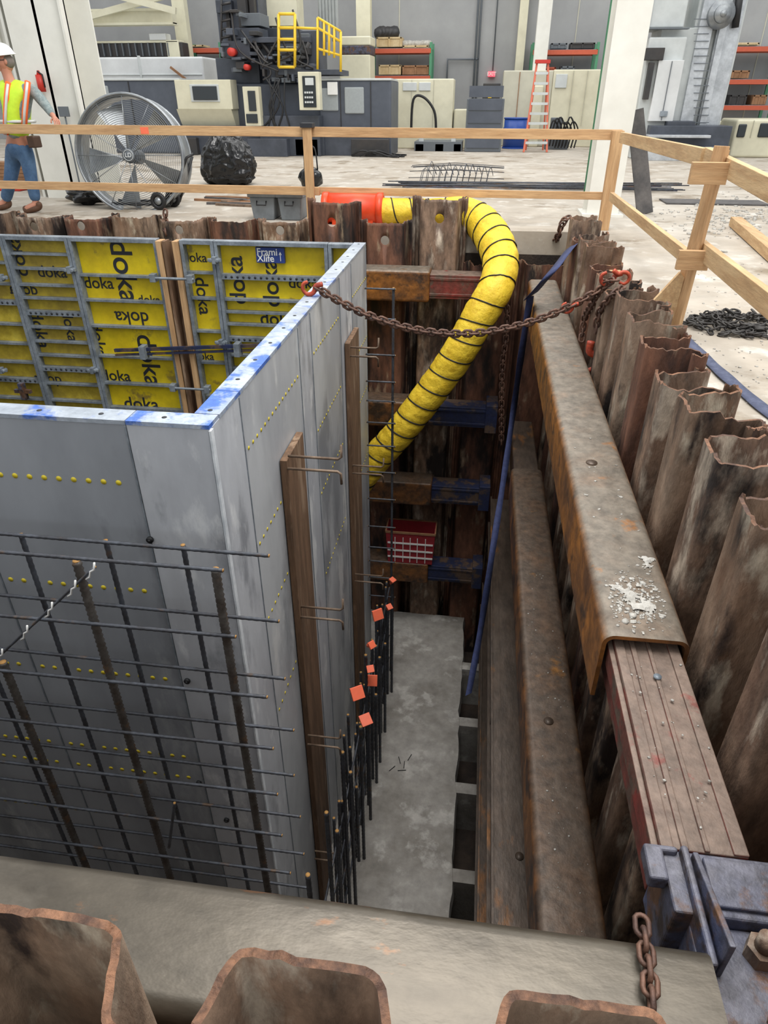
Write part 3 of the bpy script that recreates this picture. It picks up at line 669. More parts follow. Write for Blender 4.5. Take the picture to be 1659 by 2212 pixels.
for q in (((x0-.03,7.64,zt),(x1+.03,7.64,zt)),((x0-.03,7.97,zt),(x1+.03,7.97,zt)),((x0-.03,7.64,zt),(x0-.03,7.97,zt)),((x1+.03,7.64,zt),(x1+.03,7.97,zt))): m.beam(q[0],q[1],.016,.03)
C(o,'bag_rim',m,crated,'brown stiff rim')
# concrete crust and crumbs on waler
m=M()
def crust(m,c,R0,seed):
    n=26;s=R0*2/n;idx={};vv=[];fs=[]
    for i in range(n+1):
        for j in range(n+1):
            x=-R0+i*s;y=(-R0+j*s)*1.5;r=math.hypot(x,y/1.5)/R0
            h=noise.noise(V((x*22+seed,y*22,0)))+.5*noise.noise(V((x*60,y*60,seed)))+.45-r*1.0
            if h>-.02:
                idx[i,j]=len(vv);vv.append(V((c.x+x+R.uniform(-.2,.2)*s,c.y+y+R.uniform(-.2,.2)*s,-.3695+min(.009,max(0,h)*.014)+R.uniform(0,.002))))
    for i in range(n):
        for j in range(n):
            k=[(i,j),(i+1,j),(i+1,j+1),(i,j+1)]
            if all(q in idx for q in k): fs.append([idx[q] for q in k])
    m.add(vv,fs)
crust(m,P(1385,1305,'z',-.37),.13,3);crust(m,P(1345,1275,'z',-.37),.06,8);crust(m,P(1400,1215,'z',-.37),.05,13)
for k in range(520):
    if k<400:
        u=R.gauss(1372,34);v=R.gauss(1300,32)
    else: u=R.uniform(1200,1460);v=R.uniform(850,1365)
    p=P(u,v,'z',-.369)
    if not(.6<p.x<.81 and 1.97<p.y<7):continue
    r=R.uniform(.0015,.007) if R.random()<.9 else R.uniform(.006,.012)
    m.sph(p,r,1,(R.uniform(.7,1.5),R.uniform(.7,1.5),.4),1.2,k)
T('concrete_crumbs','pale splattered concrete crust on the brown waler','concrete debris',m,crumb,kind='stuff')
m=M()
for k in range(90):
    if k<30: p=V((R.uniform(.62,.82),R.uniform(1.2,1.9),-.42))
    else: p=V((R.uniform(.54,.76),R.uniform(1.4,4.5),-1.979))
    m.sph(p,R.uniform(.0015,.007),1,(1,1,.5),.9,k)
T('concrete_crumbs','small scattered pebbles on red and brown beams','concrete debris',m,crumb,kind='stuff')
for (u,v,z) in ((1278,1000,-.37),(1420,1463,-.422),(1185,1558,-1.98),(1122,1850,-3.12)):
    p=P(u,v,'z',z);T('lifting_hole_cover','round steel plug set in the waler top','steel plug',M().cyl(p,p+V((0,0,.005)),.03 if u!=1420 else .014,n=20),galv if u==1420 else walerk,'waler plugs')
# ---------------- guard rails
def board(label,a,b,th,h,mt,grp='guard rail lumber',name='guard_rail_board'):
    return T(name,label,'wood rail',M().beam(a,b,th,h),mt,grp,bevel=.003)
YR=8.62
def rl(ua,va,ub,vb,h,lab):
    a=P(ua,va,'y',YR+.05);b=P(ub,vb,'y',YR-.0);return board(lab,a-V((0,0,h/2)),b-V((0,0,h/2)),.04,h,wood)
o=rl(-120,267,668,274,.1,'pale lumber top guard rail board');rl(668,274,1345,280,.1,'pale lumber top guard rail board')
q=P(312,281,'y',YR-.0);C(o,'paint_mark',M().box(q.x-.05,q.x+.05,YR-.0,YR+.03,q.z-.04,q.z+.03),orange,'orange spray paint mark')
rl(-120,388,690,404,.09,'pale lumber lower guard rail board');rl(690,404,1312,415,.08,'pale lumber lower guard rail board')
p=P(664,272,'y',YR-.03);board('upright lumber guard rail post',(p.x,YR-.06,0),(p.x,YR-.06,p.z+.02),.1,.045,woodv,name='guard_rail_post')
T('tape_wrap','dark tape wrapped on the guard rail joint','tape',M().box(p.x-.07,p.x+.07,YR-.1,YR+.06,p.z-.015,p.z+.03),inkm)
cn=P(1340,282,'y',8.55)
board('upright lumber corner post of the guard rail',(cn.x-.02,8.55,0),(cn.x-.02,8.55,cn.z),.12,.09,woodv,name='guard_rail_post')
a=P(1345,283,'x',cn.x);b=P(1525,316,'x',1.36);c=P(1535,318,'x',1.34);d=P(1700,400,'x',1.3)
board('pale lumber side top rail board',a-V((0,0,.06)),b-V((0,0,.06)),.04,.1,woody)
board('pale lumber side top rail board',c-V((0,0,.06))+V((.04,.2,0)),d-V((0,0,.06))+V((.04,0,0)),.04,.1,woody)
a=P(1322,418,'x',cn.x-.05);b=P(1497,545,'x',1.34)
board('pale lumber side middle rail board',a-V((0,0,.03)),b-V((0,0,.05)),.04,.085,woody)
c=P(1500,505,'x',1.36);d=P(1700,655,'x',1.3)
board('pale lumber side middle rail board',c-V((0,0,.05)),d-V((0,0,.05)),.04,.1,woody)
b0=P(1452,725,'z',0)
t0=P(1532,318,'x',b0.x+.05)
board('upright lumber side post of the guard rail',b0,(t0.x,b0.y+.05,t0.z+.02),.075,.04,woodv,name='guard_rail_post')
board('second upright lumber piece nailed to the side post',b0+V((.02,.06,.35)),(t0.x+.02,b0.y+.1,t0.z-.0),.075,.04,woodv,name='guard_rail_post')
for (u0,v0,u1,v1) in ((1490,350,1570,398),(1462,540,1530,582)):
    a,b,z0,z1=RC(u0,v0,u1,v1,b0.y-.04);T('plywood_block','small plywood gusset nailed across the guard rail post','wood block',M().box(a,b,b0.y-.07,b0.y-.03,z0,z1),wood,'plywood blocks',bevel=.002)
g=[P(1395,668,'y',b0.y),P(1470,588,'y',b0.y),P(1478,600,'y',b0.y),P(1455,690,'y',b0.y)]
T('plywood_brace','triangular plywood brace at the foot of the post','wood brace',M().poly(g,(0,.03,0)),woody)
T('timber_stake','short upright lumber stub by the sheet piles','wood post',M().beam(P(1290,580,'z',0),P(1290,580,'z',0)+V((0,0,.2)),.09,.05),woodv)
T('timber_stake','pale lumber block lying behind the sheet piles','wood post',M().beam(P(1262,528,'z',.05),P(1330,600,'z',.05),.09,.09),woody)
# ---------------- white columns
def hcol(label,u0,u1,v,dep=.4,top=8):
    a=P(u0,v,'z',0);y=a.y;m=M()
    x0,x1=a.x,P(u1,v,'y',y).x
    m.box(x0,x1,y,y+.03,0,top);m.box(x0,x1,y+dep,y+dep+.03,0,top);xm=(x0+x1)/2;m.box(xm-.012,xm+.012,y+.03,y+dep,0,top);m.box(x0-.06,x1+.06,y-.06,y+dep+.08,0,.03)
    return T('steel_column',label,'column',m,creamw,'white steel columns')
hcol('white painted steel H-column standing on the shop floor',1266,1334,467,dep=.4)
y=10.4
m=M();x0=P(60,240,'y',y).x;x1=P(183,240,'y',y).x
m.box(x0,x1,y,y+.03,0,8);m.box(x0,x1,y+.7,y+.73,0,8);m.box((x0+x1)/2-.02,(x0+x1)/2+.02,y,y+.7,0,8);m.box(x1-.03,x1,y-.1,y+.03,0,8)
m.box(x0-.9,x0-.1,y+.9,y+.95,0,8);m.box(x0-.14,x0-.1,y+.1,y+.95,0,8)
for x in (x0-.75,x0-.55,x0-.35): m.box(x,x+.05,y+.86,y+.9,0,8)
T('steel_column','wide white painted built-up steel column with flanges','column',m,creamw,'white steel columns')
p=P(88,180,'y',y-.08);m=M();m.cyl(p-V((0,0,.1)),p+V((0,0,.1)),.05,n=16);m.cyl(p+V((0,0,.1)),p+V((0,0,.15)),.03,.015,n=12)
o=T('fire_extinguisher','red fire extinguisher hung on the white column','fire extinguisher',m,redp);C(o,'hose',M().tube([p+V((0,-.02,.14)),p+V((.07,-.03,.1)),p+V((.07,-.03,-.05))],.01,6),blk)
a,b,z0,z1=RC(130,230,150,252,y-.1);m=M().box(a,b,y-.15,y-.1,z0,z1);m.tube([((a+b)/2,y-.12,z0),((a+b)/2,y-.12,0)],.012,6)
T('junction_box','small grey electrical box with conduit on the column','electrical box',m,cabg,bevel=.005)
# ---------------- fan
fc=P(280,336,'y',9.45);fr=.7
m=M();n=64
ax=V((.12,-1,.12)).normalized();X=ax.cross(V((0,0,1))).normalized()*-1;Y_=X.cross(ax)
def cp(a,r,dpt): return fc+X*math.cos(a)*r+Y_*math.sin(a)*r-ax*dpt
vv=[];fs=[]
for k,(r,dp) in enumerate(((fr,0),(fr,.38),(fr-.02,.38),(fr-.02,0))):
    for j in range(n): vv.append(cp(2*math.pi*j/n,r,dp))
for k in range(4):
    for j in range(n): fs.append((k*n+j,k*n+(j+1)%n,((k+1)%4)*n+(j+1)%n,((k+1)%4)*n+j))
m.add(vv,fs,True);m.tube([cp(2*math.pi*j/n,fr,0) for j in range(n)],.018,8,closed=True);m.tube([cp(2*math.pi*j/n,fr,.38) for j in range(n)],.018,8,closed=True)
fan=T('drum_fan','large round steel drum fan with wire grille on wheels','fan',m,tin)
m=M()
for k in range(1,30): m.tube([cp(2*math.pi*j/48,fr*k/30,-.03+.03*(k/30)**2) for j in range(48)],.0032,4,closed=True)
for k in range(12): m.tube([cp(2*math.pi*k/12,fr*.1,-.035),cp(2*math.pi*k/12,fr*.6,-.028),cp(2*math.pi*k/12,fr,.0)],.005,5)
C(fan,'wire_grille',m,tin)
m=M();m.cyl(cp(0,0,-.05),cp(0,0,.0),.08,n=24);C(fan,'hub_badge',m,cabg,'dark round hub badge')
m=M();text(m,'LD',cp(0,0,-.055),X,Y_*-1 if Y_.z<0 else Y_,.07);m.tube([cp(2*math.pi*j/24,.062,-.054) for j in range(24)],.004,4,closed=True);C(fan,'badge_emblem',m,mlight,'pale ringed hub emblem')
for k in range(5):
    a=2*math.pi*k/5+.3;m=M()
    vv=[cp(a-.1,.1,.12),cp(a+.12,.1,.2),cp(a+.5,fr*.9,.26),cp(a-.02,fr*.92,.12)]
    m.poly(vv,ax*.006);C(fan,'blade',m,tin)
m=M();m.cyl(cp(0,0,.02),cp(0,0,.36),.09,n=20);C(fan,'motor',m,cabg)
m=M();m.tube([(fc.x-.45,fc.y+.02,.06),(fc.x+.45,fc.y+.02,.06)],.02,8);m.tube([(fc.x-.45,fc.y+.34,.06),(fc.x+.45,fc.y+.34,.06)],.02,8)
m.tube([(fc.x+.45,fc.y+.02,.06),(fc.x+.72,fc.y+.15,.62),(fc.x+.8,fc.y+.2,.66)],.018,8);m.tube([(fc.x+.45,fc.y+.34,.06),(fc.x+.72,fc.y+.35,.62)],.018,8)
C(fan,'frame',m,blk)
for u,yy in ((343,9.4),(375,9.7)):
    p=P(u,440,'y',yy);r=.11;p.z=r
    m=M();m.tube([p+V((math.cos(t*.3927)*r*.75,0,math.sin(t*.3927)*r*.75)) for t in range(16)],.03,8,closed=True);m.m=1;m.cyl(p-V((0,.025,0)),p+V((0,.025,0)),.045,n=16);C(fan,'wheel',m,[blk,tin])
# ---------------- bag, bins
p=P(487,402,'z',0);m=M()
bm=bmesh.new();bmesh.ops.create_icosphere(bm,subdivisions=6,radius=1);vv=[]
for v in bm.verts:
    c=v.co;az=math.atan2(c.y,c.x)
    fold=.1*noise.noise(V((math.cos(az)*3.2,math.sin(az)*3.2,c.z*.9)))+.06*noise.noise(V((math.cos(az)*7,math.sin(az)*7,c.z*3+4)))-.12*abs(noise.noise(V((c.x*2.4,c.y*2.4,c.z*4.5+7))))
    k=1+fold
    # squarish slumped body, flat bottom, gathered loose top
    sq=1/max(.001,(abs(c.x)**3+abs(c.y)**3+abs(c.z)**3)**(1/3))
    kk=.5+.5*min(sq,1.35)
    wdt=1.06-.16*c.z+(.06 if c.z<-.6 else 0)
    zt_=.37+c.z*.4*kk*k
    if c.z>.75: zt_+=.1*noise.noise(V((c.x*3,c.y*3,2)))
    vv.append(V((p.x+c.x*.44*wdt*k*kk,p.y+.28+c.y*.36*wdt*k*kk,max(.0,zt_))))
m.add(vv,[[q_.index for q_ in f.verts] for f in bm.faces],True);bm.free()
T('garbage_bag','full crumpled black plastic garbage bag on the floor','garbage bag',m,blkbag)
p=P(212,436,'z',0);m=M();m.sph((p.x,p.y-.3,.11),.2,4,(1.3,.8,.5),.5,3);T('garbage_bag','small flat black plastic bag lying by the fan','garbage bag',m,blkbag)
for (u0,u1,vt) in ((540,594,424),(600,652,420)):
    Yb=8.72;a,b,z0,z1=RC(u0,vt,u1,472,Yb);m=M();z1=.26
    m.add([(a+.03,Yb+.02,0),(b-.03,Yb+.02,0),(b-.03,Yb+.4,0),(a+.03,Yb+.4,0),(a,Yb,z1),(b,Yb,z1),(b,Yb+.44,z1),(a,Yb+.44,z1)],[(0,3,2,1),(4,5,6,7),(0,1,5,4),(1,2,6,5),(2,3,7,6),(3,0,4,7)])
    o=T('storage_tote','grey ribbed plastic storage tote standing on the floor','storage tote',m,totg,'grey totes',bevel=.015)
    C(o,'lid',M().box(a-.02,b+.02,Yb-.02,Yb+.46,z1,z1+.05),totg,bevel=.012)
    m=M();m.tube([(a+.1,Yb-.02,z1-.04),(a+.1,Yb-.05,z1-.08),(b-.1,Yb-.05,z1-.08),(b-.1,Yb-.02,z1-.04)],.01,6);C(o,'handle',m,blk)
p=P(670,408,'z',0);m=M();m.sph((p.x,p.y+.1,.16),.2,3,(1,.9,.8),.3,9);o=T('tool_bag','black tool bag with a loop handle','bag',m,blkbag);C(o,'handle',M().tube(crom([V((p.x-.1,p.y+.1,.28)),V((p.x-.08,p.y+.1,.55)),V((p.x+.08,p.y+.1,.6)),V((p.x+.12,p.y+.1,.28))],5),.012,6),blk)
m=M();p=P(20,413,'z',0);m.box(p.x-.3,p.x+.2,p.y,p.y+.3,0,.08);T('red_tarp_bundle','low flat red bundle on the floor','tarp',m,redp,bevel=.02)
p=P(10,398,'z',0)
for k in range(5):
    T('lumber_offcut','weathered board stacked on the floor','wood board',M().box(p.x-1.5,p.x+.3+R.uniform(-.1,.1),p.y+.6,p.y+.9,.06*k,.06*k+.055),crated,'stacked boards')
for k in range(22):
    a=P(820+R.uniform(-5,60),402+R.uniform(-6,4),'z',.02);b=P(1470+R.uniform(-60,20),412+R.uniform(-14,5),'z',.02)
    T('rebar','long straight bar in the bundle on the floor','rebar',M().tube([a+V((0,0,.02*(k%3))),b+V((0,0,.02*(k%3)))],.009,6),rebarm if k%3 else bluest,'floor rebar bundle')
for k in range(9):
    a=P(R.uniform(400,560),425+k*2,'z',.015);b=a+V((R.uniform(.6,1.4),R.uniform(-.2,.3),0))
    T('lumber_offcut','thin offcut scattered near the bag','wood board',M().beam(a,b,.05,.03),(crated,greyb,rustbar)[k%3],'floor offcuts')
m=M();a=P(905,400,'z',0);b=P(1050,398,'z',0)
for k in range(12):
    for j in range(2): x=a.x+(b.x-a.x)*k/11;m.tube(crom([V((x,a.y+.1+j*.4,.02)),V((x+.05,a.y+.2+j*.5,.22+R.uniform(0,.1))),V((x+.1,a.y+1.0,.14)),V((x+.12,a.y+1.3,.05))],4),.006,5)
for k in range(6): yk=a.y+.15+k*.2;m.tube([(a.x-.2,yk,.1+.15*math.sin(k*.6)),((a.x+b.x)/2,yk,.12+.18*math.sin(k*.6)),(b.x+.3,yk,.1+.15*math.sin(k*.6))],.006,5)
T('wire_mesh_mat','loose tangled reinforcing mesh mat lying on the floor','wire mesh',m,rebarm)
a=P(1393,462,'z',0);b=P(1372,238,'y',a.y+.35)
T('leaning_board','dark weathered board leaning against the white column','wood board',M().beam(a,b,.2,.04,up=(0,1,0)),greyb,bevel=.003)
a=P(1588,478,'z',.06);b=P(1720,590,'z',.06);T('lumber_beam','pale square timber lying on the dusty floor','wood beam',M().beam(a,b,.12,.1),woody,bevel=.004)
a=P(1440,440,'z',.01);T('flat_board','thin weathered plywood sheet flat on the floor','wood board',M().box(a.x,a.x+1.4,a.y,a.y+.5,0,.02),greyb)
m=M()
for k in range(420):
    p=P(R.gauss(1590,80),R.gauss(470,24),'z',0)
    if p.x<1.9:continue
    m.sph(p+V((0,0,.004)),R.choice((.008,.012,.018,.03)),1,(1,1,.5),.8,k)
for k in range(160):
    p=P(R.uniform(1480,1659),R.uniform(560,880),'z',0)
    if p.x<1.35:continue
    m.sph(p+V((0,0,.002)),R.choice((.004,.006,.01)),1,(1,1,.5),.8,k)
T('rubble','scattered broken concrete rubble on the dusty floor','rubble',m,crumb,kind='stuff')
# ---------------- background: shelving
def rack(label,u0,u1,shelves,Y=25,up=grn):
    x0,x1,_,_=RC(u0,100,u1,110,Y);m=M()
    for x in (x0,x1):
        for yy in (Y,Y+.8): m.box(x-.04,x+.04,yy,yy+.08,0,P(u0,92,'y',Y).z)
    o=T('pallet_rack',label,'storage rack',m,up,'pallet racks')
    for v in shelves:
        z=P((u0+u1)/2,v,'y',Y).z;b=M();b.box(x0,x1,Y-.03,Y+.03,z-.07,z+.05);b.box(x0,x1,Y+.83,Y+.88,z-.07,z+.05);b.m=1;b.box(x0,x1,Y,Y+.85,z+.05,z+.06);C(o,'shelf_beam',b,[orr,galv],'orange shelf beam')
rack('pallet rack with orange beams against the concrete wall',400,475,(108,170));rack('green and orange pallet rack holding crates',800,931,(109,168))
rack('green and orange pallet rack with boxes',1152,1292,(112,172));rack('tall pallet rack with orange beams',1562,1700,(105,176,232))
def cr(u0,v0,u1,v1,Y,mt,label,name='wooden_crate',cat='crate',grp='crates on the racks'):
    x0,x1,z0,z1=RC(u0,v0,u1,v1,Y);z0+=.03;m=M();m.box(x0,x1,Y,Y+.6,z0,z1)
    for t in (0,.5,1):
        x=x0+(x1-x0-.06)*t;m.box(x,x+.06,Y-.02,Y,z0,z1)
    m.box(x0,x1,Y-.02,Y,z1-.05,z1)
    return T(name,label,cat,m,mt,grp,bevel=.01)
for a in ((813,80,868,104,crate,'pale wooden crate on the rack'),(870,98,925,106,crate,'low pallet of parts on the rack'),(818,140,866,164,crate,'pale slatted crate on the lower shelf'),(869,141,926,164,crated,'brown crate on the lower shelf'),(405,97,440,104,crate,'low pale pallet on the rack'),(445,142,470,165,crated,'brown box on the shelf'),(1190,93,1225,108,cabg,'grey box of parts on the rack'),(1232,92,1285,108,mblk,'dark machine part on the rack'),(1580,152,1618,172,crated,'cardboard box on the shelf'),(1625,205,1655,229,crated,'brown box on the shelf'),(1575,205,1612,229,mblk,'dark bin on the shelf'),(1590,92,1640,101,crate,'low pallet on the rack'),(1165,145,1200,168,orr,'orange box on the rack'),(1210,143,1240,168,cabg,'grey bin on the rack')): cr(a[0],a[1],a[2],a[3],25.1,a[4],a[5])
m=M();x0,x1,z0,z1=RC(818,60,848,80,25.1)
for k in range(5): m.sph((x0+(x1-x0)*k/4,25.4,z0+.12),.2,2,(1,1,.9),.3,k)
T('parts_heap','dark heap of machine parts on a crate','machine parts',m,mblk)
m=M();x0,x1,z0,z1=RC(873,88,922,99,25.1)
for k in range(6): m.sph((x0+(x1-x0)*k/5,25.4,z0+.06),.14,2,(1.2,1,.7),.3,k)
T('parts_heap','pale heap of small machine parts on a pallet','machine parts',m,crumb)
def hc2(u0,u1,vm,Y,label,mt):
    x0,x1,_,_=RC(u0,vm-30,u1,vm+30,Y);m=M();m.box(x0,x1,Y,Y+.03,0,9);m.box(x0,x1,Y+.3,Y+.33,0,9);m.box((x0+x1)/2-.02,(x0+x1)/2+.02,Y+.03,Y+.3,0,9);T('steel_column',label,'column',m,mt,'white steel columns')
hc2(770,800,80,24.4,'white painted steel wall column',cream);hc2(1118,1136,80,25.6,'white painted steel wall column',cream);hc2(1159,1188,65,24.4,'white painted steel column behind the ladder',creamw)
m=M()
for u in (1030,1037): x=P(u,60,'y',25.9).x;m.tube([(x,25.9,0),(x,25.9,9)],.03,6)
z=P(1000,128,'y',25.9).z;x=P(968,100,'y',25.9).x;m.tube([(x,25.9,z-1),(x,25.9,z),(P(1035,100,'y',25.9).x,25.9,z)],.03,6)
T('wall_conduit','thin grey electrical conduit on the concrete wall','conduit',m,cabg)
x=P(1308,100,'y',12).x;T('green_pipe','thin green vertical pipe behind the column','pipe',M().tube([(x,12,0),(x,12,8)],.02,8),grn)
a,b,z0,z1=RC(1054,154,1070,166,25.9);o=T('exit_sign','glowing pink-red exit sign on the wall','sign',M().box(a,b,25.85,25.95,z0,z1),pm('sign_red',(235,90,110),emit=.6,bump=0,var=0));m=M();text(m,'EXIT',((a+b)/2,25.84,(z0+z1)/2),(1,0,0),(0,0,1),.14);C(o,'lettering',m,whitem)
x=P(1068,100,'y',25.9).x;m=M();m.tube([(x,25.9,P(1068,153,'y',25.9).z),(x,25.9,9)],.02,6);T('wall_conduit','thin conduit above the exit sign','conduit',m,cabg)
m=M();a=RC(155,22,372,52,23.6);m.box(a[0],a[1],23.6,23.9,a[2],a[3]);m.box(a[0],a[1],23.5,24,a[2]-.03,a[2]+.03);m.box(a[0],a[1],23.5,24,a[3]-.03,a[3]+.03)
T('steel_beam','cream painted horizontal steel beam','steel beam',m,cream)
T('steel_brace','cream painted diagonal steel brace','steel beam',M().beam(P(160,45,'y',23.3),P(350,-8,'y',23.3),.12,.16),cream,'diagonal braces')
T('steel_brace','cream painted diagonal steel brace','steel beam',M().beam(P(250,-10,'y',23),P(380,24,'y',23),.12,.16),cream,'diagonal braces')
x0,x1,_,_=RC(376,20,402,100,24.45);T('steel_column','cream steel column beside the machine','column',M().box(x0,x1,24.5,24.8,0,9),cream,'white steel columns')
# ---------------- machines
def bxs(boxes,lim):
    m=M()
    for b in boxes:
        m.m=b[6] if len(b)>6 else 0;m.rb(b[0],b[1],b[2],b[3],b[4],b[5],z0=0 if b[3]>=lim else None)
    return m
def thing(name,label,cat,boxes,mats,bev=.02,grp=None): return T(name,label,cat,bxs(boxes,255),mats,grp,bevel=bev)
def part(o,name,boxes,mats,label=None,bev=.01): return C(o,name,bxs(boxes,299),mats,label,bev)
mach=thing('boring_machine','huge dark grey machining centre with cream doors and tower','machine tool',[(186,172,390,300,19.7,1.4),(500,180,700,300,19.9,1.4),(690,172,845,300,19.7,1.6),(386,172,500,275,19.9,1.2)],[mgrey],.05)
part(mach,'machine_base',[(388,272,700,338,19.4,1.8),(536,300,620,342,18.9,.6),(700,280,845,318,19.5,1.5),(560,250,690,300,19.2,1)],[mgrey2],'dark stepped cast base')
part(mach,'roof_edge',[(186,169,386,174,19.66,1.4),(690,169,845,174,19.66,1.4)],[mlight],'thin pale roof edge')
part(mach,'panel_seam',[(285,176,286.5,298,19.67,.05),(735,176,736.5,298,19.67,.05),(800,176,801.5,298,19.67,.05)],[mblk])
part(mach,'enclosure_door',[(380,172,500,236,19.35,.5)],[cream],'cream sliding door')
x0,x1,z0,z1=RC(382,236,500,272,19.3);m=M().poly([(x0,19.35,z1),(x0,19.6,z0),(x0,20,z0),(x0,20,z1)],(x1-x0,0,0));C(mach,'door_skirt',m,cream)
part(mach,'window_frame',[(411,182,473,220,19.32,.05)],[mlight])
part(mach,'door_window',[(416,186,468,216,19.28,.06),],[glassd],'dark door window')
for a in ((196,185,236,236),(744,188,786,246),(694,190,730,240)):
    part(mach,'side_window',[(a[0],a[1],a[2],a[3],19.66,.08)],[glassm],'pale rounded window',.03)
part(mach,'control_pendant',[(527,187,561,272,19.0,.25)],[cream],'cream tall control pendant');part(mach,'pendant_screen',[(536,196,552,240,18.97,.04)],[glassd]);part(mach,'pendant_screen',[(532,246,556,266,18.97,.04)],[glassd])
part(mach,'control_pendant',[(645,155,690,238,18.8,.3)],[cream],'cream control panel box');part(mach,'pendant_screen',[(654,164,682,232,18.77,.04)],[glassd],'dark control screen')
m=M()
x0,x1,z0,z1=RC(654,198,682,228,18.75)
for i in range(4):
    for j in range(3): m.box(x0+.05+i*(x1-x0-.1)/4,x0+.09+i*(x1-x0-.1)/4,18.74,18.78,z0+.05+j*.1,z0+.09+j*.1)
m.rb(659,168,677,184,18.75,.02)
C(mach,'control_buttons',m,mlight)
part(mach,'notice_sheet',[(707,177,729,205,19.6,.03)],[whitem],'white paper notice')
part(mach,'column_tower',[(470,-40,560,130,20.6,1.2),(466,0,500,28,20.4,1),(468,125,560,180,20.2,1.4),(560,60,640,180,21.0,1)],[mgrey2],'dark grey machine tower')
part(mach,'slide_way',[(488,-40,496,125,20.5,.2)],[mblk]);part(mach,'slide_way',[(512,-40,530,60,20.2,.5)],[mblk]);part(mach,'slide_way',[(540,-40,552,125,20.4,.3)],[mblk])
part(mach,'spindle_head',[(480,88,540,125,19.6,1.2),(520,80,668,92,19.6,.5),(570,140,640,172,19.6,1),(650,66,690,150,19.9,.9),(600,150,735,162,19.5,1.2),(508,60,560,84,19.8,.8),(560,96,590,150,19.9,.6)],[mgrey2],'spindle head and work platform')
part(mach,'motor_housing',[(520,28,562,56,19.9,.8),(646,72,668,118,19.7,.3)],[cabg]);part(mach,'motor_housing',[(600,100,640,140,20.2,.5)],[mlight])
RR=random.Random(5)
for mt_ in (mblk,mgrey,cabg):
    m=M()
    for k in range(16):
        u=RR.uniform(470,670);v=RR.uniform(20 if u<560 else 100,170);m.rb(u,v,u+RR.uniform(4,20),v+RR.uniform(4,16),RR.uniform(19.35,19.6),.5)
    C(mach,'tower_fittings',m,mt_,'dense boxes and brackets on the tower',.01)
m=M()
for k in range(6): m.tube([P(478,10+k*18,'y',20.3),P(498,6+k*18,'y',20.3)],.03,5)
m.tube([P(478,-30,'y',20.3),P(478,125,'y',20.3)],.03,5);m.tube([P(560,84,'y',19.7),P(600,140,'y',19.7)],.05,6);m.tube([P(668,92,'y',19.6),P(640,150,'y',19.6)],.05,6)
for k in range(8):
    a=P(RR.uniform(500,660),RR.uniform(20,90),'y',19.5);b=P(RR.uniform(500,680),RR.uniform(120,175),'y',19.4);m.tube(crom([a,a.lerp(b,.4)+V((RR.uniform(-.4,.4),-.05,-.3)),b],6),.025,5)
C(mach,'service_pipes',m,mblk)
for u,v,r in ((498,112,.09),(531,145,.065)):
    m=M();p=P(u,v,'y',19.3);m.cyl(p,p+V((0,.3,0)),r,n=20);C(mach,'warning_knob',m,redp,'round red knob')
part(mach,'column_cover',[(575,-40,640,56,21.4,.8)],[cream],'cream cover on tower')
m=M()
for u in (692,699,706,713,720,727): x=P(u,40,'y',21.5).x;m.tube([(x,21.5,P(u,90,'y',21.5).z),(x,21.5,6.5)],.05,8)
C(mach,'vertical_pipes',m,mlight,'bank of pale vertical pipes')
def railing(pts,Y,r=.035):
    m=M()
    for a,b in pts: m.tube([P(a[0],a[1],'y',Y),P(b[0],b[1],'y',Y)],r,6)
    return m
C(mach,'ladder_cage',railing([((602,30),(602,145)),((637,30),(637,145)),((602,30),(637,30)),((602,85),(637,85)),((602,60),(637,60)),((602,145),(637,145)),((600,108),(640,108))],19.3,r=.035),ylw,'yellow ladder cage')
C(mach,'platform_railing',railing([((686,38),(686,150)),((686,38),(736,68)),((686,60),(736,90)),((736,68),(736,155)),((700,46),(700,120)),((722,60),(722,125)),((686,105),(736,120)),((640,60),(690,62)),((711,52),(711,120))],19.3,r=.03),ylw,'yellow safety railing')
m=M()
for k in range(7):
    a=P(590+R.uniform(-20,30),170,'y',19.3);b=P(590+R.uniform(-30,50),300,'y',19.3);m.tube(crom([a,a.lerp(b,.3)+V((R.uniform(-.3,.3),-.1,-.2)),a.lerp(b,.7)+V((R.uniform(-.3,.3),-.1,-.2)),b],5),.022,6)
C(mach,'hanging_cables',m,blk,'black hanging cables')
m=M()
for k in range(7):
    p=P(760+k*6,334+R.uniform(-2,4),'z',0.03);m.tube(crom([p,p+V((.3,-.1,.12)),p+V((.7,.1,.0)),p+V((1.0,-.1,.0))],5),.022,6)
T('cable_bundle','black hoses lying at the base of the machine','cable',m,blk)
for u0,u1 in ((395,430),(540,600),(640,690),(760,840)):
    x0,x1,z0,z1=RC(u0,322,u1,338,19.3);C(mach,'levelling_foot',M().box(x0,x1,19.2,19.4,0,.4),mblk,'dark levelling foot',.02)
o=thing('parts_washer','white boxy machine cover behind the fan','machine tool',[(172,123,440,176,22.3,1.4),(172,176,380,300,22.4,1.2)],[mwhite],.05)
part(o,'cover_fold',[(300,120,304,176,22.26,.1),(176,160,436,163,22.27,.06)],[mlight])
o=thing('conveyor','dark brown chip conveyor with cream ends','machine tool',[(170,92,395,123,23.9,.5,0),(170,88,384,93,23.85,.5,1),(372,86,398,300,23.85,.5,1),(168,100,176,300,23.95,.4,1)],[mblk,cream],.02)
m=M()
for k in range(14): x=P(180+k*14,108,'y',23.83).x;m.box(x,x+.03,23.83,23.9,P(180,122,'y',23.85).z,P(180,94,'y',23.85).z)
C(o,'slat_bars',m,cabg)
T('small_crate','white wire crate on the conveyor','crate',M().rb(322,72,358,87,23.9,.4),mwhite,bevel=.02)
m=M();m.beam(P(368,145,'y',22.1),P(405,174,'y',22.1),.05,.06);T('wooden_stick','brown wooden stick leaning on the white cover','stick',m,crated)
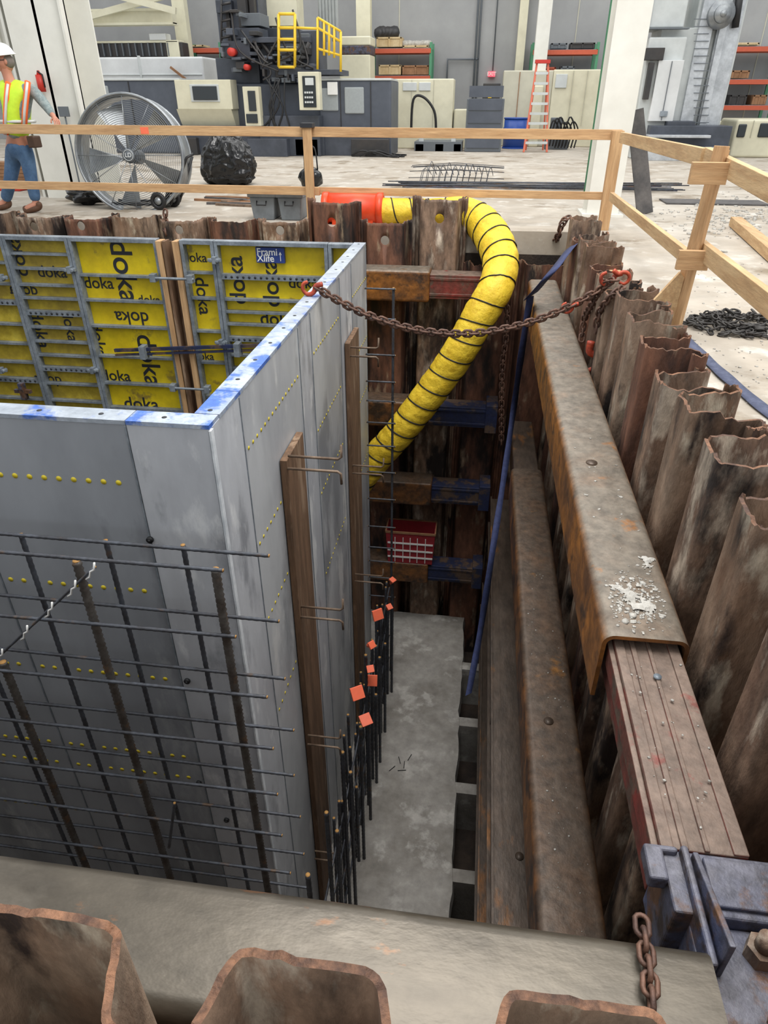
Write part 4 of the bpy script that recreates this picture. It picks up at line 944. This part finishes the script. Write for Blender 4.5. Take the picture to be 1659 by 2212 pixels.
thing('electrical_cabinet','blue and cream electrical cabinet behind the machine','cabinet',[(736,78,800,98,22.9,1,0),(736,98,800,118,22.9,1,1),(735,118,800,300,22.9,1,0)],[cream,bluest],.03)
o=thing('machine_guard','long cream sheet metal machine guard with a small window','machine tool',[(842,170,978,292,22.6,1)],[cream],.03)
part(o,'guard_window',[(870,178,900,196,22.56,.05)],[mlight]);part(o,'guard_window',[(905,178,930,196,22.56,.05)],[mlight])
part(o,'door_seam',[(888,172,889.5,290,22.58,.03),(935,172,936.5,290,22.58,.03)],[mtan])
m=M();m.tube(crom([P(888,285,'y',22.3),P(893,215,'y',22.3),P(915,210,'y',22.3),P(938,240,'y',22.3),P(942,285,'y',22.3)],6),.035,6);T('coolant_hose','thick black looping hose in front of the guard','hose',m,blk)
o=thing('machine_bed','low cream machine bed with dark gap','machine tool',[(980,236,1040,300,22.8,.8)],[cream],.03)
o=thing('control_cabinet','dark electrical control cabinet with a yellow tag','cabinet',[(1041,180,1078,275,24,.7)],[mblk],.02);part(o,'control_panel',[(1045,186,1073,204,23.97,.04)],[cabg]);part(o,'warning_tag',[(1054,206,1062,212,23.96,.04)],[ylw],'yellow tag')
o=thing('tool_cabinet','grey steel tool cabinet on the shop floor','cabinet',[(1006,213,1086,325,21.4,.7)],[cabg],.02)
x0,x1,z0,z1=RC(1006,213,1086,325,21.4)
for k in range(5): C(o,'drawer_front',M().box(x0+.05,x1-.05,21.37,21.4,.1+k*.3,.36+k*.3),mgrey)
p=P(1110,322,'z',0);m=M();hb=P(1110,254,'y',p.y+.3).z
m.cyl((p.x,p.y+.3,0),(p.x,p.y+.3,hb),.33,n=32)
for t in (.02,.34,.66,.98): m.tube([(p.x+math.cos(j*.2618)*.335,p.y+.3+math.sin(j*.2618)*.335,hb*t) for j in range(24)],.02,6,closed=True)
T('barrel','blue plastic drum standing near the ladder','barrel',m,bluep)
o=thing('machine_enclosure','cream sheet metal machine enclosure by the wall','machine tool',[(1084,152,1190,268,24,.9,0),(1190,150,1292,275,24,.9,1),(1150,185,1170,268,23.9,.3,1)],[mtan,cream],.03)
part(o,'door_seam',[(1118,155,1119.5,265,23.97,.04)],[crated]);part(o,'door_seam',[(1232,152,1233.5,272,23.96,.04)],[mtan]);part(o,'door_seam',[(1262,152,1263.5,272,23.96,.04)],[mtan]);part(o,'vent_panel',[(1200,160,1225,190,23.96,.04)],[mlight])
m=M();m.box(P(1182,275,'y',22.7).x,P(1232,275,'y',22.7).x,22.7,23.2,0,.5);m.box(P(1190,275,'y',22.7).x,P(1215,275,'y',22.7).x,22.8,23.1,.5,.8)
o=T('hydraulic_unit','small hydraulic pump unit with tangled black hoses','pump',m,cabg,bevel=.02)
m=M()
for k in range(7):
    a=P(1184+k*7,276,'y',22.55);a.z=.1;m.tube(crom([a,a+V((.1,-.1,.5+R.random()*.4)),a+V((.3,0,.4)),a+V((.25,0,-.05))],5),.022,6)
C(o,'hydraulic_hose',m,blk,'tangled black hoses')
o=thing('pallet','pallet with steel frame on the floor','pallet',[(895,306,998,311,21.5,1.1),(897,311,915,320,21.5,1.1),(940,311,958,320,21.5,1.1),(980,311,996,320,21.5,1.1)],[cabg],.005)
part(o,'frame_leg',[(905,280,915,306,21.6,.1)],[mlight]);part(o,'frame_leg',[(975,280,985,306,21.6,.1)],[mlight])
m=M()
bl,br=P(1131,329,'z',0),P(1181,329,'z',0);yy=bl.y
tl,tr=P(1160,136,'y',yy+.35),P(1184,136,'y',yy+.35)
m.beam(bl,tl,.05,.1,up=(0,1,0));m.beam(br,tr,.05,.1,up=(0,1,0));m.beam(bl+V((.1,.9,0)),tl,.04,.06,up=(0,1,0));m.beam(br+V((-.05,.9,0)),tr,.04,.06,up=(0,1,0))
lad=T('step_ladder','tall orange fibreglass step ladder with metal steps','ladder',m,pm('ladder_orange',(214,112,86),bump=0,var=.05))
for k in range(8):
    t=(k+1)/9;C(lad,'step',M().beam(bl.lerp(tl,t),br.lerp(tr,t),.14,.06),mlight)
C(lad,'top_cap',M().beam(tl+V((-.05,0,.03)),tr+V((.05,0,.03)),.25,.08),redp)
o=thing('milling_machine','tall pale boring mill with bright vertical ways','machine tool',[(1386,80,1465,290,19.6,1.4),(1386,-80,1490,60,19.7,1.4),(1490,-80,1592,300,20,1.6),(1410,60,1500,290,19.9,1.2)],[mlight],.03)
part(o,'column_way',[(1500,-80,1530,298,19.8,.3)],[chrome],'bright ground steel way');part(o,'column_way',[(1545,-80,1560,298,19.8,.3)],[chrome],'bright ground steel way')
part(o,'way_cover',[(1530,20,1545,290,19.85,.2)],[tin]);part(o,'way_cover',[(1560,-80,1590,280,19.9,.2)],[chrome])
m=M()
for k in range(16):
    x0,x1,z0,z1=RC(1500,40+k*16,1532,41.5+k*16,19.75);m.box(x0,x1,19.77,19.8,z0,z1)
C(o,'cover_slat',m,cabg)
part(o,'machine_base',[(1400,272,1575,345,19.2,2.2),(1440,262,1500,290,19.3,1)],[mgrey2],'dark machine base')
part(o,'operator_panel',[(1395,103,1435,130,19.4,.2)],[mblk],'black operator panel');part(o,'operator_panel',[(1397,135,1408,215,19.4,.2)],[mblk],'black operator panel')
part(o,'enclosure_door',[(1412,130,1466,262,19.45,.15)],[mwhite],'pale door panel')
part(o,'panel_seam',[(1386,60,1490,63,19.55,.2),(1440,132,1441.5,260,19.42,.05),(1410,-40,1411.5,58,19.66,.06)],[cabg])
part(o,'door_label',[(1426,240,1442,252,19.4,.04)],[galv])
m=M();p=P(1560,30,'y',19.6);m.cyl(p,p+V((0,.5,0)),.28,n=28);m.cyl(p-V((0,.1,0)),p,.18,n=28);m.cyl(p-V((0,.14,0)),p-V((0,.1,0)),.07,n=16);C(o,'spindle_motor',m,tin,'round dark spindle')
m=M();m.tube([P(1600,-20,'y',19.8),P(1588,60,'y',19.8)],.08,8);C(o,'coolant_pipe',m,blk)
part(o,'base_way',[(1400,292,1536,298,18.9,.5)],[chrome]);part(o,'base_way',[(1400,318,1570,324,18.9,.3)],[chrome])
o=thing('machine_enclosure','low cream machine enclosure with rounded windows','machine tool',[(1585,258,1760,330,20.2,1.4)],[cream],.06)
part(o,'window',[(1594,268,1612,297,20.16,.06)],[glassd],'dark rounded window',.03);part(o,'window',[(1640,266,1670,297,20.16,.06)],[glassd],'dark rounded window',.03)
part(o,'door_seam',[(1625,260,1626.5,298,20.17,.04)],[mtan])
thing('machine_guard','low cream sheet metal guard beside the boring mill','machine tool',[(1542,262,1584,330,22.5,.5)],[cream],.04)
# ---------------- person
Yp=8.98
def pp(u,v,y=Yp): return P(u,v,'y',y)
def skin(name,chain_,mt,parent,root=0,sub=2,label=None):
    vv,es=chain_;me=bpy.data.meshes.new(name);o0=parent.location if parent else V((0,0,0))
    me.from_pydata([V(v[0])-o0 for v in vv],es,[]);ob=bpy.data.objects.new(name,me);COL.objects.link(ob)
    if parent: ob.parent=parent;ob.location=(0,0,0)
    mo=ob.modifiers.new('skin','SKIN');mo.use_smooth_shade=True
    sv=me.skin_vertices[0].data
    for i,v in enumerate(vv): sv[i].radius=(v[1],v[2]);sv[i].use_root=(i==root)
    sb=ob.modifiers.new('sub','SUBSURF');sb.levels=sub;sb.render_levels=sub
    me.materials.append(mt)
    bpy.context.view_layer.update();dg=bpy.context.evaluated_depsgraph_get()
    m2=bpy.data.meshes.new_from_object(ob.evaluated_get(dg));ob.modifiers.clear();ob.data=m2
    if not m2.materials: m2.materials.append(mt)
    for p in m2.polygons:p.use_smooth=True
    if label: ob['label']=label
    return ob
hip=pp(40,312);chest=pp(36,220);neck=pp(20,168);head=pp(8,132)
shR=pp(68,190);shL=pp(0,192,Yp+.12);elR=pp(99,228,Yp-.06);wrR=pp(116,252,8.78)
elL=pp(-26,240,Yp+.1);wrL=pp(-32,285,Yp-.05)
hR=pp(54,318);hL=pp(26,320,Yp+.1);kR=pp(68,390);kL=pp(22,392,Yp+.05);aR=pp(82,455);aR.z=.1;aL=pp(18,455,Yp+.15);aL.z=.1
tR=aR+V((-.12,-.12,-.06));tL=aL+V((-.14,-.1,-.06))
B=[(hip,.13,.11),(chest,.15,.11),(neck+V((0,0,-.04)),.07,.07),(neck+V((-.02,0,.05)),.055,.055),(head+V((0,0,-.03)),.08,.085),(head+V((0,0,.06)),.075,.08),
(shR,.065,.065),(elR,.045,.045),(wrR,.03,.03),(shL,.065,.065),(elL,.045,.045),(wrL,.03,.03),
(hR,.085,.085),(kR,.06,.06),(aR,.045,.045),(tR,.04,.035),(hL,.085,.085),(kL,.06,.06),(aL,.045,.045),(tL,.04,.035)]
E=[(0,1),(1,2),(2,3),(3,4),(4,5),(1,6),(6,7),(7,8),(1,9),(9,10),(10,11),(0,12),(12,13),(13,14),(14,15),(0,16),(16,17),(17,18),(18,19)]
def addhand(widx,w,d,s,dn):
    k=len(B);B.append((w+d*.06,.036,.018));E.append((widx,k))
    for i,l in ((-1.5,.9),(-.5,1.05),(.5,1.),(1.5,.8)):
        a=w+d*.1+s*.02*i;b=a+d*.04*l+dn*.012;c=b+d*.018*l+dn*.035
        j=len(B);B.extend([(a,.011,.011),(b,.0095,.0095),(c,.008,.008)]);E.extend([(k,j),(j,j+1),(j+1,j+2)])
    j=len(B);a=w+d*.04+s*-.04+dn*.015;B.extend([(a,.012,.012),(a+d*.03+dn*.03+s*-.01,.01,.01)]);E.extend([(k,j),(j,j+1)])
d=V((.55,-.6,-.3)).normalized();addhand(8,wrR,d,V((.7,.7,0)).normalized(),V((0,-.4,-1)).normalized())
d=V((-.1,-.1,-1)).normalized();addhand(11,wrL,d,V((0,1,0)),V((-.4,0,-.6)).normalized())
per_=skin('person',(B,E),skinm,None,0,1)
per_['label']='worker in white hard hat and hi-vis vest at the rail';per_['category']='person'
hm=M();bm=bmesh.new();bmesh.ops.create_icosphere(bm,subdivisions=4,radius=1);vv=[]
fd=V((-.75,-.64,-.12)).normalized();sd=fd.cross(V((0,0,1))).normalized();ud=sd.cross(fd)
if ud.z<0: ud=-ud
for v in bm.verts:
    c=v.co;x,y,z=c.x,c.y,c.z
    r=V((x*.1,y*.078,z*.122))
    if x>.2 and z<-.3: r.x-=.01;r.z*=1.03
    nz_=math.exp(-((z+.12)**2)/.025-(y**2)/.02) if x>0 else 0;r.x+=.026*nz_
    ey=math.exp(-((z-.08)**2)/.01-((abs(y)-.38)**2)/.02) if x>0 else 0;r.x-=.012*ey
    ch=math.exp(-((z+.8)**2)/.04-(y**2)/.08) if x>-.1 else 0;r.x+=.022*ch
    li=math.exp(-((z+.46)**2)/.006-(y**2)/.06) if x>0 else 0;r.x+=.009*li
    vv.append(head+fd*r.x+sd*r.y+ud*r.z)
hm.add(vv,[[q_.index for q_ in f.verts] for f in bm.faces],True);bm.free()
for s in(-1,1): hm.sph(head+sd*.08*s-fd*.005-ud*.01,.03,2,(.7,.5,1.1))
C(per_,'face',hm,skinm,'weathered face turned aside')
for s in(-1,1): C(per_,'eye',M().sph(head+fd*.086+sd*.032*s+ud*.012,.011,2),whitem)
m=M();m.tube([head+fd*.105+sd*-.055+ud*.015,head+fd*.112+ud*.012,head+fd*.105+sd*.055+ud*.015],.012,6);m.tube([head+fd*.1-sd*.06+ud*.015,head-sd*.085+ud*.01],.004,5);m.tube([head+fd*.1+sd*.06+ud*.015,head+sd*.085+ud*.01],.004,5)
C(per_,'safety_glasses',m,glassd,'dark safety glasses')
m=M();m.sph(head-fd*.025+ud*-.005,.1,3,(.95,.86,.88));C(per_,'hair',m,pm('grey_hair',(120,112,104),rough=.8,bump=.3,bs=60,var=.2),'short grey hair')
m=M()
bm=bmesh.new();bmesh.ops.create_icosphere(bm,subdivisions=4,radius=1);vv=[]
for v in bm.verts:
    c=v.co;z=c.z;r=V((c.x*.145,c.y*.125,max(z,-.02)*.13))
    if z<.12: r.x*=1.14+(.14 if c.x>0 else 0);r.y*=1.1
    vv.append(head+ud*.055+fd*r.x+sd*r.y+ud*r.z)
m.add(vv,[[q_.index for q_ in f.verts] for f in bm.faces],True);bm.free()
C(per_,'hard_hat',m,whitem,'white hard hat')
skin('shirt',([(hip+V((0,0,.03)),.17,.13),(chest,.18,.13),(neck+V((0,0,-.06)),.09,.09),(shR,.08,.08),(elR,.06,.06),(wrR+(elR-wrR)*.12,.042,.042),(shL,.08,.08),(elL,.06,.06),(wrL,.045,.045)],[(0,1),(1,2),(1,3),(3,4),(4,5),(1,6),(6,7),(7,8)]),shirt,per_,label='grey checked long-sleeve shirt')
skin('vest',([(hip+V((0,0,.06)),.195,.15),((hip+chest)/2+V((0,0,.02)),.195,.15),(chest,.2,.155),(chest+V((-.01,0,.12)),.165,.12),(shR+V((-.05,0,.02)),.088,.088),(shL+V((.05,0,.02)),.088,.088)],[(0,1),(1,2),(2,3),(3,4),(3,5)]),vestm,per_,label='fluorescent yellow-green safety vest')
skin('jeans',([(hip+V((0,0,.05)),.15,.12),(hip+V((0,0,-.06)),.145,.125),(hR+V((0,0,-.08)),.11,.11),(kR,.08,.08),(aR+V((0,0,.02)),.072,.072),(hL+V((0,0,-.08)),.11,.11),(kL,.08,.08),(aL+V((0,0,.02)),.072,.072)],[(0,1),(1,2),(2,3),(3,4),(1,5),(5,6),(6,7)]),jeans,per_,label='faded blue denim jeans')
for a_,t_ in ((aR,tR),(aL,tL)):
    skin('boot',([(a_+V((.03,0,.04)),.06,.06),(a_+V((.03,.01,-.04)),.055,.05),(t_+V((-.02,0,.0)),.055,.045)],[(0,1),(1,2)]),pm('boot_leather',(92,62,44),rough=.7,bump=.1,var=.2),per_,label='brown work boot')
fY=Yp-.17
def stp(name,pts,w,mt): C(per_,name,M().tube([pp(u,v,fY+dy) for u,v,dy in pts],w,6),mt,'orange vest stripe' if mt is vorg else 'silver reflective stripe')
stp('vest_stripe',[(60,176,.08),(58,200,.03),(54,240,.02),(52,285,.03)],.034,vorg);stp('vest_stripe',[(18,178,.09),(15,210,.02),(13,250,.01),(13,290,.03)],.034,vorg)
stp('vest_stripe',[(59,178,.05),(57,200,-.0),(53,240,-.01),(51,285,-.0)],.016,vref);stp('vest_stripe',[(17,182,.06),(14,210,-.01),(12,250,-.02),(12,290,.0)],.016,vref)
m=M();c_=pp(38,262,Yp)
m.tube([c_+V((math.cos(t*.3142)*.21,math.sin(t*.3142)*.165,0)) for t in range(20)],.02,6,closed=True);C(per_,'waist_stripe',m,vref,'silver reflective waist band')
m=M();b_=pp(76,305,Yp-.02);m.box(b_.x-.05,b_.x+.05,b_.y-.1,b_.y+.06,b_.z-.07,b_.z+.06);C(per_,'belt_pouch',m,pm('leather',(78,56,42),bump=.1,var=.2),'brown belt pouch',.015)
